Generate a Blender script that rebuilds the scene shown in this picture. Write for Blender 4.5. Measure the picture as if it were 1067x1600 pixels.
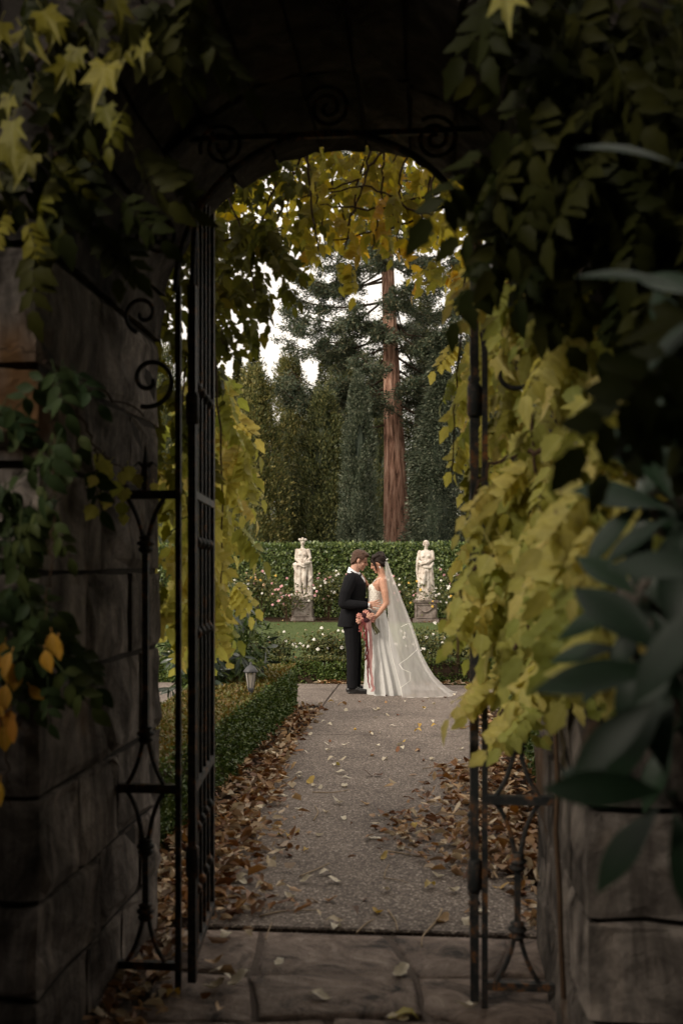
import bpy, math, random
import numpy as np
from mathutils import Vector, Matrix

# ------------------------------------------------------------------ scene, camera, light
for o in list(bpy.data.objects):
    bpy.data.objects.remove(o)
SC = bpy.context.scene
COL = SC.collection
R = math.radians
rng = np.random.default_rng(11)
random.seed(5)

F, CX, HY, CH, PSI = 1600.0, 533.5, 888.0, 1.6, R(4.89)   # focal length and horizon in photo pixels, camera height
cam_d = bpy.data.cameras.new('camera')
cam = bpy.data.objects.new('camera', cam_d)
COL.objects.link(cam)
cam.location = (0, 0, CH)
cam.rotation_euler = (R(90), 0, PSI)
cam_d.sensor_fit = 'VERTICAL'
cam_d.sensor_height = 36
cam_d.lens = 36
cam_d.shift_y = 88 / 1600
cam_d.clip_start = 0.05
cam_d.clip_end = 600
cam_d.dof.use_dof = True
cam_d.dof.focus_distance = 12.9
cam_d.dof.aperture_fstop = 2.6
SC.camera = cam

SUN_EL, SUN_AZ = R(33), R(226)          # azimuth clockwise from +Y (the way the path runs)
w = bpy.data.worlds.new('World')
SC.world = w
w.use_nodes = True
nt = w.node_tree
bg = nt.nodes['Background']
sky = nt.nodes.new('ShaderNodeTexSky')
sky.sky_type = 'NISHITA'
sky.sun_disc = False
sky.sun_elevation = SUN_EL
sky.sun_rotation = SUN_AZ
sky.air_density = 1.0
sky.dust_density = 6.0
hs = nt.nodes.new('ShaderNodeHueSaturation')
hs.inputs['Saturation'].default_value = 0.28
warm = nt.nodes.new('ShaderNodeMix'); warm.data_type = 'RGBA'; warm.blend_type = 'MULTIPLY'
warm.inputs[0].default_value = 1.0
warm.inputs[7].default_value = (1.0, 0.91, 0.80, 1)
nt.links.new(sky.outputs[0], hs.inputs['Color'])
# an even cloud deck over the whole dome
ctex = nt.nodes.new('ShaderNodeTexCoord')
cnz = nt.nodes.new('ShaderNodeTexNoise'); cnz.inputs['Scale'].default_value = 2.2; cnz.inputs['Detail'].default_value = 5
nt.links.new(ctex.outputs['Generated'], cnz.inputs['Vector'])
crp = nt.nodes.new('ShaderNodeMapRange'); crp.inputs[1].default_value = 0.3; crp.inputs[2].default_value = 0.7
crp.inputs[3].default_value = 4.6; crp.inputs[4].default_value = 6.6
nt.links.new(cnz.outputs[0], crp.inputs[0])
cmix = nt.nodes.new('ShaderNodeMix'); cmix.data_type = 'RGBA'; cmix.inputs[0].default_value = 0.8
nt.links.new(hs.outputs[0], cmix.inputs[6]); nt.links.new(crp.outputs[0], cmix.inputs[7])
nt.links.new(cmix.outputs[2], warm.inputs[6])
nt.links.new(warm.outputs[2], bg.inputs['Color'])
bg.inputs['Strength'].default_value = 0.15

sun_d = bpy.data.lights.new('sun', 'SUN')
sun_d.energy = 1.5
sun_d.angle = R(16)
sun_d.color = (1.0, 0.9, 0.76)
sun = bpy.data.objects.new('sun', sun_d)
COL.objects.link(sun)
sd = Vector((math.sin(SUN_AZ) * math.cos(SUN_EL), math.cos(SUN_AZ) * math.cos(SUN_EL), math.sin(SUN_EL)))
sun.rotation_euler = sd.to_track_quat('Z', 'Y').to_euler()
sun.location = (5, 20, 30)

SC.view_settings.view_transform = 'Standard'
SC.view_settings.look = 'None'
SC.view_settings.gamma = 1
SC.view_settings.use_curve_mapping = False
SC.view_settings.exposure = 0.9
SC.render.engine = 'CYCLES'
SC.cycles.max_bounces = 8
SC.cycles.transparent_max_bounces = 12
SC.cycles.use_denoising = True

# ------------------------------------------------------------------ helpers: layout
FW = np.array([-math.sin(PSI), math.cos(PSI), 0.0])
RT = np.array([math.cos(PSI), math.sin(PSI), 0.0])
UP = np.array([0, 0, 1.0])

def P(px, py, Y):
    d = FW + RT * ((px - CX) / F) + UP * ((HY - py) / F)
    return d * (Y / d[1]) + np.array([0, 0, CH])

def XA(px, Y):
    return P(px, HY, Y)[0]

def in_poly(x, y, poly):
    c = False
    n = len(poly)
    for i in range(n):
        x1, y1 = poly[i]; x2, y2 = poly[i - 1]
        if (y1 > y) != (y2 > y) and x < (x2 - x1) * (y - y1) / (y2 - y1) + x1:
            c = not c
    return c

def sample_poly(poly, n):
    xs = [p[0] for p in poly]; ys = [p[1] for p in poly]
    out = []
    while len(out) < n:
        x = rng.uniform(min(xs), max(xs)); y = rng.uniform(min(ys), max(ys))
        if in_poly(x, y, poly):
            out.append((x, y))
    return out

# ------------------------------------------------------------------ helpers: objects
WP = {}
def link(name, data, parent=None, loc=(0, 0, 0), kind=None):
    o = bpy.data.objects.new(name, data)
    COL.objects.link(o)
    loc = Vector(loc)
    WP[o.name] = loc
    if parent is not None:
        o.parent = parent
        o.location = loc - WP[parent.name]
    else:
        o.location = loc
    if kind:
        o['kind'] = kind
    return o

def thing(name, loc, label, cat, group=None):
    o = link(name, None, None, loc)
    return tag(o, label, cat, group)

def tag(o, label=None, cat=None, group=None, kind=None):
    if label: o['label'] = label
    if cat: o['category'] = cat
    if group: o['group'] = group
    if kind: o['kind'] = kind
    return o

class MB:
    """collects shapes for one mesh"""
    def __init__(s):
        s.v = []; s.f = []; s.n = 0
    def add(s, V, Fs):
        V = np.asarray(V, float)
        s.v.append(V)
        s.f.extend([tuple(int(i) + s.n for i in f) for f in Fs])
        s.n += len(V)
        return s
    def mesh(s, name, mat=None, smooth=False, origin=(0, 0, 0)):
        V = np.concatenate(s.v) - np.asarray(origin, float)
        me = bpy.data.meshes.new(name)
        me.from_pydata(V.tolist(), [], s.f)
        if smooth:
            me.polygons.foreach_set('use_smooth', [True] * len(me.polygons))
        if mat: me.materials.append(mat)
        me.update()
        return me
    def obj(s, name, mat, parent=None, smooth=False, kind=None):
        """mesh in world coordinates, origin at the parent's base or the world origin"""
        org = WP[parent.name] if parent is not None else (0, 0, 0)
        return link(name, s.mesh(name, mat, smooth, org), parent, org, kind)
    # shapes
    def box(s, c, size, rz=0.0):
        c = np.asarray(c, float); h = np.asarray(size, float) / 2
        V = np.array([[x, y, z] for x in (-1, 1) for y in (-1, 1) for z in (-1, 1)]) * h
        if rz:
            a, b = math.cos(rz), math.sin(rz)
            V = V @ np.array([[a, b, 0], [-b, a, 0], [0, 0, 1]])
        return s.add(V + c, [(0, 1, 3, 2), (4, 6, 7, 5), (0, 4, 5, 1), (2, 3, 7, 6), (0, 2, 6, 4), (1, 5, 7, 3)])
    def tube(s, path, rad, n=8, flat=(1, 1), caps=True, twist=0.0):
        path = np.asarray(path, float)
        m = len(path)
        rad = np.full(m, rad) if np.isscalar(rad) else np.asarray(rad, float)
        T = np.gradient(path, axis=0)
        T /= np.linalg.norm(T, axis=1)[:, None] + 1e-9
        ref = np.array([0, 0, 1.0]) if abs(T[0][2]) < 0.9 else np.array([1.0, 0, 0])
        V = []
        u = np.cross(T[0], ref); u /= np.linalg.norm(u)
        for i in range(m):
            u = u - T[i] * np.dot(u, T[i]); u /= np.linalg.norm(u) + 1e-9
            v = np.cross(T[i], u)
            a = np.arange(n) * 2 * math.pi / n + math.pi / n + twist
            V.append(path[i] + (np.cos(a)[:, None] * u * flat[0] + np.sin(a)[:, None] * v * flat[1]) * rad[i])
        V = np.concatenate(V)
        Fs = [(i * n + j, i * n + (j + 1) % n, (i + 1) * n + (j + 1) % n, (i + 1) * n + j) for i in range(m - 1) for j in range(n)]
        if caps:
            Fs.append(tuple(range(n - 1, -1, -1))); Fs.append(tuple(range((m - 1) * n, m * n)))
        return s.add(V, Fs)
    def bar(s, a, b, w):
        return s.tube([a, b], w * 0.7071, 4)
    def lathe(s, prof, c=(0, 0, 0), n=12):
        c = np.asarray(c, float)
        V = []
        for r_, z in prof:
            a = np.arange(n) * 2 * math.pi / n
            V.append(np.stack([np.cos(a) * r_, np.sin(a) * r_, np.full(n, z)], 1) + c)
        m = len(prof)
        Fs = [(i * n + j, i * n + (j + 1) % n, (i + 1) * n + (j + 1) % n, (i + 1) * n + j) for i in range(m - 1) for j in range(n)]
        Fs.append(tuple(range(n - 1, -1, -1))); Fs.append(tuple(range((m - 1) * n, m * n)))
        return s.add(np.concatenate(V), Fs)
    def ell(s, c, r, rot=None, nu=14, nv=9):
        V = [[0, 0, 1.0]]
        for i in range(1, nv):
            t = math.pi * i / nv
            for j in range(nu):
                p = 2 * math.pi * j / nu
                V.append([math.sin(t) * math.cos(p), math.sin(t) * math.sin(p), math.cos(t)])
        V.append([0, 0, -1.0])
        V = np.array(V) * (np.asarray(r, float) if not np.isscalar(r) else r)
        if rot is not None: V = V @ np.asarray(rot).T
        Fs = [(0, 1 + j, 1 + (j + 1) % nu) for j in range(nu)]
        for i in range(nv - 2):
            for j in range(nu):
                a = 1 + i * nu + j; b = 1 + i * nu + (j + 1) % nu
                Fs.append((a, a + nu, b + nu, b))
        k = 1 + (nv - 2) * nu
        Fs += [(k + j, k + nu, k + (j + 1) % nu) for j in range(nu)]
        return s.add(V + np.asarray(c, float), Fs)
    def cap(s, p0, p1, r0, r1, n=12):
        """a tapered rod with round ends"""
        p0 = np.asarray(p0, float); p1 = np.asarray(p1, float)
        d = p1 - p0; L = np.linalg.norm(d) + 1e-9; d /= L
        pts = []; rr = []
        for k in range(4):
            a = math.pi / 2 * k / 4
            pts.append(p0 - d * r0 * math.cos(a)); rr.append(max(r0 * math.sin(a), 0.0005))
        pts.append(p0); rr.append(r0); pts.append(p1); rr.append(r1)
        for k in range(3, -1, -1):
            a = math.pi / 2 * k / 4
            pts.append(p1 + d * r1 * math.cos(a)); rr.append(max(r1 * math.sin(a), 0.0005))
        return s.tube(pts, rr, n)
    def chain(s, pts, rs, n=12):
        for i in range(len(pts) - 1):
            s.cap(pts[i], pts[i + 1], rs[i], rs[i + 1], n)
        return s
    def loft(s, secs, n=24, fold=None):
        """secs: (cx, cy, z, rx, ry); fold(i, ang) gives a radial factor"""
        V = []
        for i, (cx, cy, z, rx, ry) in enumerate(secs):
            for j in range(n):
                a = 2 * math.pi * j / n
                k = fold(i, a) if fold else 1.0
                V.append((cx + math.cos(a) * rx * k, cy + math.sin(a) * ry * k, z))
        m = len(secs)
        Fs = [(i * n + j, i * n + (j + 1) % n, (i + 1) * n + (j + 1) % n, (i + 1) * n + j) for i in range(m - 1) for j in range(n)]
        Fs.append(tuple(range(n - 1, -1, -1))); Fs.append(tuple(range((m - 1) * n, m * n)))
        up = secs[-1][2] > secs[0][2]
        if not up: Fs = [tuple(reversed(f)) for f in Fs]
        return s.add(V, Fs)
    def xform(s, M, t=(0, 0, 0)):
        s.v = [v @ np.asarray(M).T + np.asarray(t, float) for v in s.v]
        return s
    def merge(s, other):
        for v in [np.concatenate(other.v)]:
            s.add(v, other.f)
        return s

def remesh(mb, voxel, smooth=4, fac=0.5):
    me = mb.mesh('tmp')
    o = bpy.data.objects.new('tmp', me); COL.objects.link(o)
    m = o.modifiers.new('r', 'REMESH'); m.mode = 'VOXEL'; m.voxel_size = voxel; m.use_smooth_shade = True
    if smooth:
        q = o.modifiers.new('s', 'SMOOTH'); q.iterations = smooth; q.factor = fac
    dg = bpy.context.evaluated_depsgraph_get()
    out = bpy.data.meshes.new_from_object(o.evaluated_get(dg))
    bpy.data.objects.remove(o); bpy.data.meshes.remove(me)
    return out

def body_obj(name, mb, voxel, mat, parent, smooth=4):
    me = remesh(mb, voxel, smooth)
    org = np.array(WP[parent.name])
    co = np.empty(len(me.vertices) * 3); me.vertices.foreach_get('co', co)
    me.vertices.foreach_set('co', (co.reshape(-1, 3) - org).ravel())
    me.materials.clear(); me.materials.append(mat); me.name = name
    me.polygons.foreach_set('use_smooth', [True] * len(me.polygons))
    me.update()
    return link(name, me, parent, org)

def roty(a):
    return np.array([[math.cos(a), 0, math.sin(a)], [0, 1, 0], [-math.sin(a), 0, math.cos(a)]])
def rotz(a):
    return np.array([[math.cos(a), -math.sin(a), 0], [math.sin(a), math.cos(a), 0], [0, 0, 1]])

# ------------------------------------------------------------------ helpers: materials
def ramp(nt, cols, pos=None):
    r = nt.nodes.new('ShaderNodeValToRGB')
    e = r.color_ramp.elements
    n = len(cols)
    pos = pos or [i / max(n - 1, 1) for i in range(n)]
    while len(e) < n: e.new(0.5)
    for i in range(n):
        e[i].position = pos[i]; e[i].color = (*cols[i], 1)
    return r

def base_mat(name, rough=0.7, spec=0.3):
    m = bpy.data.materials.new(name); m.use_nodes = True
    b = m.node_tree.nodes['Principled BSDF']
    b.inputs['Roughness'].default_value = rough
    b.inputs['Specular IOR Level'].default_value = spec
    return m, m.node_tree, b

def noise(nt, scale, detail=4, rough=0.6, vec=None, dist=0.0):
    n = nt.nodes.new('ShaderNodeTexNoise')
    n.inputs['Scale'].default_value = scale; n.inputs['Detail'].default_value = detail
    n.inputs['Roughness'].default_value = rough; n.inputs['Distortion'].default_value = dist
    if vec is not None: nt.links.new(vec, n.inputs['Vector'])
    return n

def coords(nt, which='Object', scale=(1, 1, 1)):
    t = nt.nodes.new('ShaderNodeTexCoord')
    m = nt.nodes.new('ShaderNodeMapping'); m.inputs['Scale'].default_value = scale
    if which == 'World':
        g = nt.nodes.new('ShaderNodeNewGeometry'); nt.links.new(g.outputs['Position'], m.inputs['Vector'])
    else:
        nt.links.new(t.outputs[which], m.inputs['Vector'])
    return m.outputs[0]

def bump(nt, b, height, strength=0.4, dist=0.02):
    k = nt.nodes.new('ShaderNodeBump')
    k.inputs['Strength'].default_value = strength; k.inputs['Distance'].default_value = dist
    nt.links.new(height, k.inputs['Height']); nt.links.new(k.outputs[0], b.inputs['Normal'])
    return k

def noisy(name, cols, scale=8, rough=0.8, spec=0.2, bstr=0.4, bdist=0.02, which='World', stretch=(1, 1, 1), pos=None, fine=None):
    m, nt, b = base_mat(name, rough, spec)
    c = coords(nt, which, stretch)
    n = noise(nt, scale, 6, 0.62, c)
    r = ramp(nt, cols, pos)
    nt.links.new(n.outputs[0], r.inputs[0]); nt.links.new(r.outputs[0], b.inputs['Base Color'])
    n2 = noise(nt, fine or scale * 3, 5, 0.7, c)
    bump(nt, b, n2.outputs[0], bstr, bdist)
    return m

def leaf_mat(name, cols, trans=0.35, rough=0.5, spec=0.3, src='obj', vein=True, tint=None, pos=None):
    """leaf colour picked per leaf; light passes through the blade"""
    m, nt, b = base_mat(name, rough, spec)
    if src == 'obj':
        i = nt.nodes.new('ShaderNodeObjectInfo'); rnd = i.outputs['Random']
    else:
        a = nt.nodes.new('ShaderNodeAttribute'); a.attribute_name = 'rnd'; rnd = a.outputs['Fac']
    r = ramp(nt, cols, pos)
    nt.links.new(rnd, r.inputs[0])
    col = r.outputs[0]
    # mottling
    nz = noise(nt, 22, 3, 0.6, coords(nt, 'World'))
    hsv = nt.nodes.new('ShaderNodeHueSaturation')
    mp = nt.nodes.new('ShaderNodeMapRange')
    mp.inputs[3].default_value = 0.65; mp.inputs[4].default_value = 1.35
    nt.links.new(nz.outputs[0], mp.inputs[0]); nt.links.new(mp.outputs[0], hsv.inputs['Value'])
    nt.links.new(col, hsv.inputs['Color']); col = hsv.outputs[0]
    nb_ = noise(nt, 38, 3, 0.6, coords(nt, 'World'))
    rb_ = ramp(nt, [(0, 0, 0), (1, 1, 1)], [0.66, 0.74]); nt.links.new(nb_.outputs[0], rb_.inputs[0])
    mb_ = nt.nodes.new('ShaderNodeMix'); mb_.data_type = 'RGBA'
    hb_ = nt.nodes.new('ShaderNodeHueSaturation'); hb_.inputs['Hue'].default_value = 0.46; hb_.inputs['Value'].default_value = 0.45
    nt.links.new(col, hb_.inputs['Color']); nt.links.new(rb_.outputs[0], mb_.inputs[0])
    nt.links.new(col, mb_.inputs[6]); nt.links.new(hb_.outputs[0], mb_.inputs[7]); col = mb_.outputs[2]
    if vein:
        uv = nt.nodes.new('ShaderNodeUVMap')
        sx = nt.nodes.new('ShaderNodeSeparateXYZ'); nt.links.new(uv.outputs[0], sx.inputs[0])
        ab = nt.nodes.new('ShaderNodeMath'); ab.operation = 'ABSOLUTE'; nt.links.new(sx.outputs[1], ab.inputs[0])
        md = nt.nodes.new('ShaderNodeMath'); md.operation = 'MULTIPLY_ADD'      # side veins slant towards the tip
        nt.links.new(ab.outputs[0], md.inputs[0]); md.inputs[1].default_value = -0.35; nt.links.new(sx.outputs[0], md.inputs[2])
        wv = nt.nodes.new('ShaderNodeMath'); wv.operation = 'PINGPONG'; nt.links.new(md.outputs[0], wv.inputs[0]); wv.inputs[1].default_value = 0.06
        lt = nt.nodes.new('ShaderNodeMath'); lt.operation = 'LESS_THAN'; nt.links.new(wv.outputs[0], lt.inputs[0]); lt.inputs[1].default_value = 0.008
        mid = nt.nodes.new('ShaderNodeMath'); mid.operation = 'LESS_THAN'; nt.links.new(ab.outputs[0], mid.inputs[0]); mid.inputs[1].default_value = 0.06
        mx = nt.nodes.new('ShaderNodeMath'); mx.operation = 'MAXIMUM'
        nt.links.new(lt.outputs[0], mx.inputs[0]); nt.links.new(mid.outputs[0], mx.inputs[1])
        h2 = nt.nodes.new('ShaderNodeHueSaturation'); h2.inputs['Value'].default_value = 1.3; h2.inputs['Saturation'].default_value = 0.85
        nt.links.new(col, h2.inputs['Color'])
        mixc = nt.nodes.new('ShaderNodeMix'); mixc.data_type = 'RGBA'
        ml = nt.nodes.new('ShaderNodeMath'); ml.operation = 'MULTIPLY'; nt.links.new(mx.outputs[0], ml.inputs[0]); ml.inputs[1].default_value = 0.6
        nt.links.new(ml.outputs[0], mixc.inputs[0]); nt.links.new(col, mixc.inputs[6]); nt.links.new(h2.outputs[0], mixc.inputs[7])
        col = mixc.outputs[2]
        bump(nt, b, mx.outputs[0], 0.35, 0.003)
    nt.links.new(col, b.inputs['Base Color'])
    if trans > 0:
        t = nt.nodes.new('ShaderNodeBsdfTranslucent')
        h3 = nt.nodes.new('ShaderNodeHueSaturation'); h3.inputs['Saturation'].default_value = 1.15; h3.inputs['Value'].default_value = 1.25
        nt.links.new(col, h3.inputs['Color']); nt.links.new(h3.outputs[0], t.inputs['Color'])
        mx2 = nt.nodes.new('ShaderNodeMixShader'); mx2.inputs[0].default_value = trans
        nt.links.new(b.outputs[0], mx2.inputs[1]); nt.links.new(t.outputs[0], mx2.inputs[2])
        nt.links.new(mx2.outputs[0], nt.nodes['Material Output'].inputs['Surface'])
    return m

# ------------------------------------------------------------------ materials
M = {}
def stone_mat(name='gateway_stone', k=1.0):
    m, nt, b = base_mat(name, 0.92, 0.10)
    c = coords(nt, 'World')
    n1 = noise(nt, 3.2, 8, 0.68, c, 0.6)
    i = nt.nodes.new('ShaderNodeObjectInfo')
    r1 = ramp(nt, [(0.024, 0.022, 0.021), (0.14, 0.124, 0.113), (0.30, 0.266, 0.243), (0.52, 0.47, 0.43)], [0.28, 0.45, 0.6, 0.78])
    nt.links.new(n1.outputs[0], r1.inputs[0])
    # rain streaks: noise drawn out downwards
    cs = coords(nt, 'World', (3.4, 3.4, 0.75))
    n2 = noise(nt, 1.5, 7, 0.68, cs, 1.4)
    r2 = ramp(nt, [(0.25, 0.23, 0.22), (0.8, 0.78, 0.76), (1.5, 1.42, 1.35)], [0.33, 0.5, 0.72])
    nt.links.new(n2.outputs[0], r2.inputs[0])
    mu = nt.nodes.new('ShaderNodeMix'); mu.data_type = 'RGBA'; mu.blend_type = 'MULTIPLY'; mu.inputs[0].default_value = 0.9
    nt.links.new(r1.outputs[0], mu.inputs[6]); nt.links.new(r2.outputs[0], mu.inputs[7])
    hsv = nt.nodes.new('ShaderNodeHueSaturation')
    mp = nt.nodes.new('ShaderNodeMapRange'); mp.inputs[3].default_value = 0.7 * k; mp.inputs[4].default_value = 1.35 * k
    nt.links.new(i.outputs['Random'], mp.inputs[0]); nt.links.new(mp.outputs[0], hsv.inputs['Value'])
    nt.links.new(mu.outputs[2], hsv.inputs['Color'])
    # ochre lichen
    n3 = noise(nt, 2.1, 3, 0.5, c)
    r3 = ramp(nt, [(0, 0, 0), (1, 1, 1)], [0.6, 0.75]); nt.links.new(n3.outputs[0], r3.inputs[0])
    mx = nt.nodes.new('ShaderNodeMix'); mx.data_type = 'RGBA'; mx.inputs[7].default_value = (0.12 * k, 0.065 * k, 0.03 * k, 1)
    nt.links.new(r3.outputs[0], mx.inputs[0]); nt.links.new(hsv.outputs[0], mx.inputs[6])
    nt.links.new(mx.outputs[2], b.inputs['Base Color'])
    n4 = noise(nt, 11, 10, 0.74, c, 0.8)
    bump(nt, b, n4.outputs[0], 1.0, 0.035)
    return m
M['stone'] = stone_mat()
M['arch_stone'] = stone_mat('shade_toned_arch_stone', 0.4)  # darker copy of the wall stone, shade under the arch put into its colour
M['mortar'] = noisy('mortar', [(0.012, 0.011, 0.01), (0.06, 0.052, 0.046)], 20, 0.95, 0.1)

def iron_mat():
    m, nt, b = base_mat('wrought_iron', 0.6, 0.22)
    c = coords(nt, 'World')
    n1 = noise(nt, 17, 8, 0.75, c)
    r1 = ramp(nt, [(0.016, 0.018, 0.019), (0.045, 0.038, 0.034), (0.13, 0.06, 0.025), (0.34, 0.13, 0.02)], [0.46, 0.54, 0.60, 0.68])
    nt.links.new(n1.outputs[0], r1.inputs[0])
    nt.links.new(r1.outputs[0], b.inputs['Base Color'])
    n2 = noise(nt, 120, 3, 0.6, c)
    bump(nt, b, n2.outputs[0], 0.5, 0.003)
    return m
M['iron'] = iron_mat()

def aggregate_mat():
    m, nt, b = base_mat('exposed_aggregate', 0.8, 0.25)
    c = coords(nt, 'World')
    v = nt.nodes.new('ShaderNodeTexVoronoi'); v.inputs['Scale'].default_value = 115; nt.links.new(c, v.inputs['Vector'])
    sx = nt.nodes.new('ShaderNodeSeparateColor'); nt.links.new(v.outputs['Color'], sx.inputs[0])
    r = ramp(nt, [(0.045, 0.036, 0.031), (0.105, 0.085, 0.073), (0.15, 0.122, 0.105), (0.20, 0.165, 0.14), (0.44, 0.39, 0.34)], [0.0, 0.25, 0.6, 0.86, 1.0])
    nt.links.new(sx.outputs[0], r.inputs[0])
    n = noise(nt, 0.9, 8, 0.7, c, 0.8)
    r2 = ramp(nt, [(0.55, 0.53, 0.52), (0.95, 0.93, 0.92), (1.2, 1.18, 1.16)], [0.3, 0.5, 0.7]); nt.links.new(n.outputs[0], r2.inputs[0])
    mu = nt.nodes.new('ShaderNodeMix'); mu.data_type = 'RGBA'; mu.blend_type = 'MULTIPLY'; mu.inputs[0].default_value = 1
    nt.links.new(r.outputs[0], mu.inputs[6]); nt.links.new(r2.outputs[0], mu.inputs[7])
    nt.links.new(mu.outputs[2], b.inputs['Base Color'])
    bump(nt, b, v.outputs['Distance'], 0.6, 0.006).invert = True
    return m
M['aggregate'] = aggregate_mat()
def flag_mat():
    m, nt, b = base_mat('flagstone', 0.72, 0.3)
    c = coords(nt, 'World')
    n = noise(nt, 4.5, 9, 0.7, c, 1.2)
    r = ramp(nt, [(0.04, 0.028, 0.022), (0.23, 0.17, 0.14), (0.34, 0.26, 0.217), (0.5, 0.4, 0.34)], [0.36, 0.46, 0.56, 0.68])
    nt.links.new(n.outputs[0], r.inputs[0]); nt.links.new(r.outputs[0], b.inputs['Base Color'])
    n2 = noise(nt, 7, 10, 0.75, c, 1.6)
    bump(nt, b, n2.outputs[0], 1.0, 0.06)
    return m
M['flag'] = flag_mat()
M['flag_joint'] = noisy('flagstone_joint', [(0.06, 0.046, 0.039), (0.15, 0.115, 0.098)], 12, 0.9, 0.2, 0.8, 0.02)
M['soil'] = noisy('garden_soil', [(0.018, 0.011, 0.007), (0.05, 0.03, 0.02), (0.10, 0.06, 0.035)], 14, 0.95, 0.1, 1.0, 0.05)
M['lawn'] = noisy('lawn_turf', [(0.045, 0.062, 0.022), (0.078, 0.102, 0.036), (0.115, 0.135, 0.054)], 6, 0.9, 0.1, 0.8, 0.03, fine=90)
M['ground'] = noisy('park_ground', [(0.03, 0.035, 0.015), (0.06, 0.065, 0.03)], 0.7, 0.95, 0.1)
M['bark'] = noisy('brown_bark', [(0.02, 0.013, 0.009), (0.075, 0.048, 0.032)], 10, 0.9, 0.15, 0.8, 0.02, stretch=(1, 1, 0.25))
M['twig'] = noisy('vine_wood', [(0.03, 0.018, 0.011), (0.09, 0.055, 0.033)], 30, 0.85, 0.15, 0.5, 0.005)
M['statue'] = noisy('weathered_limestone', [(0.20, 0.145, 0.105), (0.47, 0.41, 0.36), (0.62, 0.57, 0.52)], 7, 0.85, 0.2, 0.6, 0.012, pos=[0.28, 0.46, 0.62], fine=35)
M['pedestal'] = noisy('pedestal_limestone', [(0.12, 0.095, 0.075), (0.27, 0.23, 0.20), (0.40, 0.36, 0.32)], 6, 0.9, 0.2, 0.8, 0.02, pos=[0.3, 0.5, 0.68], fine=30)
M['pedestal_dark'] = noisy('grey_pedestal_stone', [(0.07, 0.055, 0.045), (0.15, 0.12, 0.105), (0.25, 0.21, 0.19)], 6, 0.9, 0.2, 0.8, 0.02, pos=[0.3, 0.5, 0.68], fine=30)

def sequoia_bark():
    m, nt, b = base_mat('sequoia_bark', 0.95, 0.1)
    c = coords(nt, 'World', (1, 1, 0.12))
    n = noise(nt, 7.5, 6, 0.7, c, 0.5)
    r = ramp(nt, [(0.085, 0.045, 0.032), (0.38, 0.21, 0.15), (0.64, 0.43, 0.33)], [0.36, 0.5, 0.68])
    nt.links.new(n.outputs[0], r.inputs[0]); nt.links.new(r.outputs[0], b.inputs['Base Color'])
    bump(nt, b, n.outputs[0], 1.0, 0.12)
    return m
M['sequoia'] = sequoia_bark()

def leafset(n, cols, **k):
    M[n] = leaf_mat(n, cols, **k)
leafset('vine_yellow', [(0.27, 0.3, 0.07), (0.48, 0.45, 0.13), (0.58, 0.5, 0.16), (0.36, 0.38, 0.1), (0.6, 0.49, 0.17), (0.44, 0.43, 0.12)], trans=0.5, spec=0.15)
leafset('vine_green', [(0.065, 0.07, 0.01), (0.14, 0.13, 0.016), (0.2, 0.175, 0.022), (0.09, 0.095, 0.013)], trans=0.3, spec=0.10)
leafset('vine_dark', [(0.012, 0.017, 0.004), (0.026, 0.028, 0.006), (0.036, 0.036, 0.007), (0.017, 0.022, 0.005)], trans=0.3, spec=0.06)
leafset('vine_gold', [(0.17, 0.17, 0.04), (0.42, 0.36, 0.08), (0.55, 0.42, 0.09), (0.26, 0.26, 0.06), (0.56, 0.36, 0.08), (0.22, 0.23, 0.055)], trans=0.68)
leafset('vine_gold_mass', [(0.13, 0.135, 0.033), (0.4, 0.33, 0.065), (0.21, 0.21, 0.047), (0.5, 0.37, 0.075), (0.17, 0.18, 0.045)], trans=0.68, src='attr', vein=False)
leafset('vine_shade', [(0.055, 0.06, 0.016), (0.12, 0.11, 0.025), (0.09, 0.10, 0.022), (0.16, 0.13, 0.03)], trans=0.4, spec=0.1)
leafset('climber', [(0.0225, 0.0413, 0.0165), (0.0375, 0.0562, 0.0188), (0.0600, 0.0750, 0.0225)], trans=0.2, spec=0.10)
leafset('orange', [(0.50, 0.26, 0.03), (0.55, 0.33, 0.05), (0.45, 0.18, 0.02)], trans=0.3)
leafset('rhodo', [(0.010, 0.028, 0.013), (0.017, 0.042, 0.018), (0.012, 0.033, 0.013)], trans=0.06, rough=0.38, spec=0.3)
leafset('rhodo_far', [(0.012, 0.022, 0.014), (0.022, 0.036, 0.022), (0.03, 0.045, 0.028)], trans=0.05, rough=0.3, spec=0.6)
leafset('box', [(0.024, 0.048, 0.012), (0.066, 0.106, 0.024), (0.114, 0.144, 0.034), (0.043, 0.077, 0.018)], trans=0.15, src='attr', vein=False, rough=0.42)
leafset('box_top', [(0.10, 0.085, 0.02), (0.17, 0.10, 0.025), (0.08, 0.09, 0.02), (0.13, 0.12, 0.03)], trans=0.2, src='attr', vein=False)
leafset('laurel', [(0.026, 0.051, 0.015), (0.059, 0.092, 0.026), (0.111, 0.149, 0.045), (0.194, 0.238, 0.075), (0.045, 0.075, 0.022)], trans=0.15, src='attr', vein=False, rough=0.35, spec=0.5)
leafset('rose_leaf', [(0.02, 0.035, 0.012), (0.05, 0.065, 0.02), (0.09, 0.10, 0.03), (0.16, 0.14, 0.045)], trans=0.2, src='attr', vein=False)
leafset('leyland', [(0.035, 0.046, 0.017), (0.080, 0.092, 0.029), (0.150, 0.144, 0.046), (0.269, 0.221, 0.077)], trans=0.15, src='attr', vein=False)
leafset('leyland_dark', [(0.025, 0.035, 0.016), (0.058, 0.070, 0.026), (0.100, 0.108, 0.038), (0.173, 0.157, 0.058)], trans=0.15, src='attr', vein=False)
leafset('spruce', [(0.024, 0.036, 0.022), (0.05, 0.066, 0.04), (0.085, 0.1, 0.062), (0.135, 0.14, 0.092)], trans=0.1, src='attr', vein=False)
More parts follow.
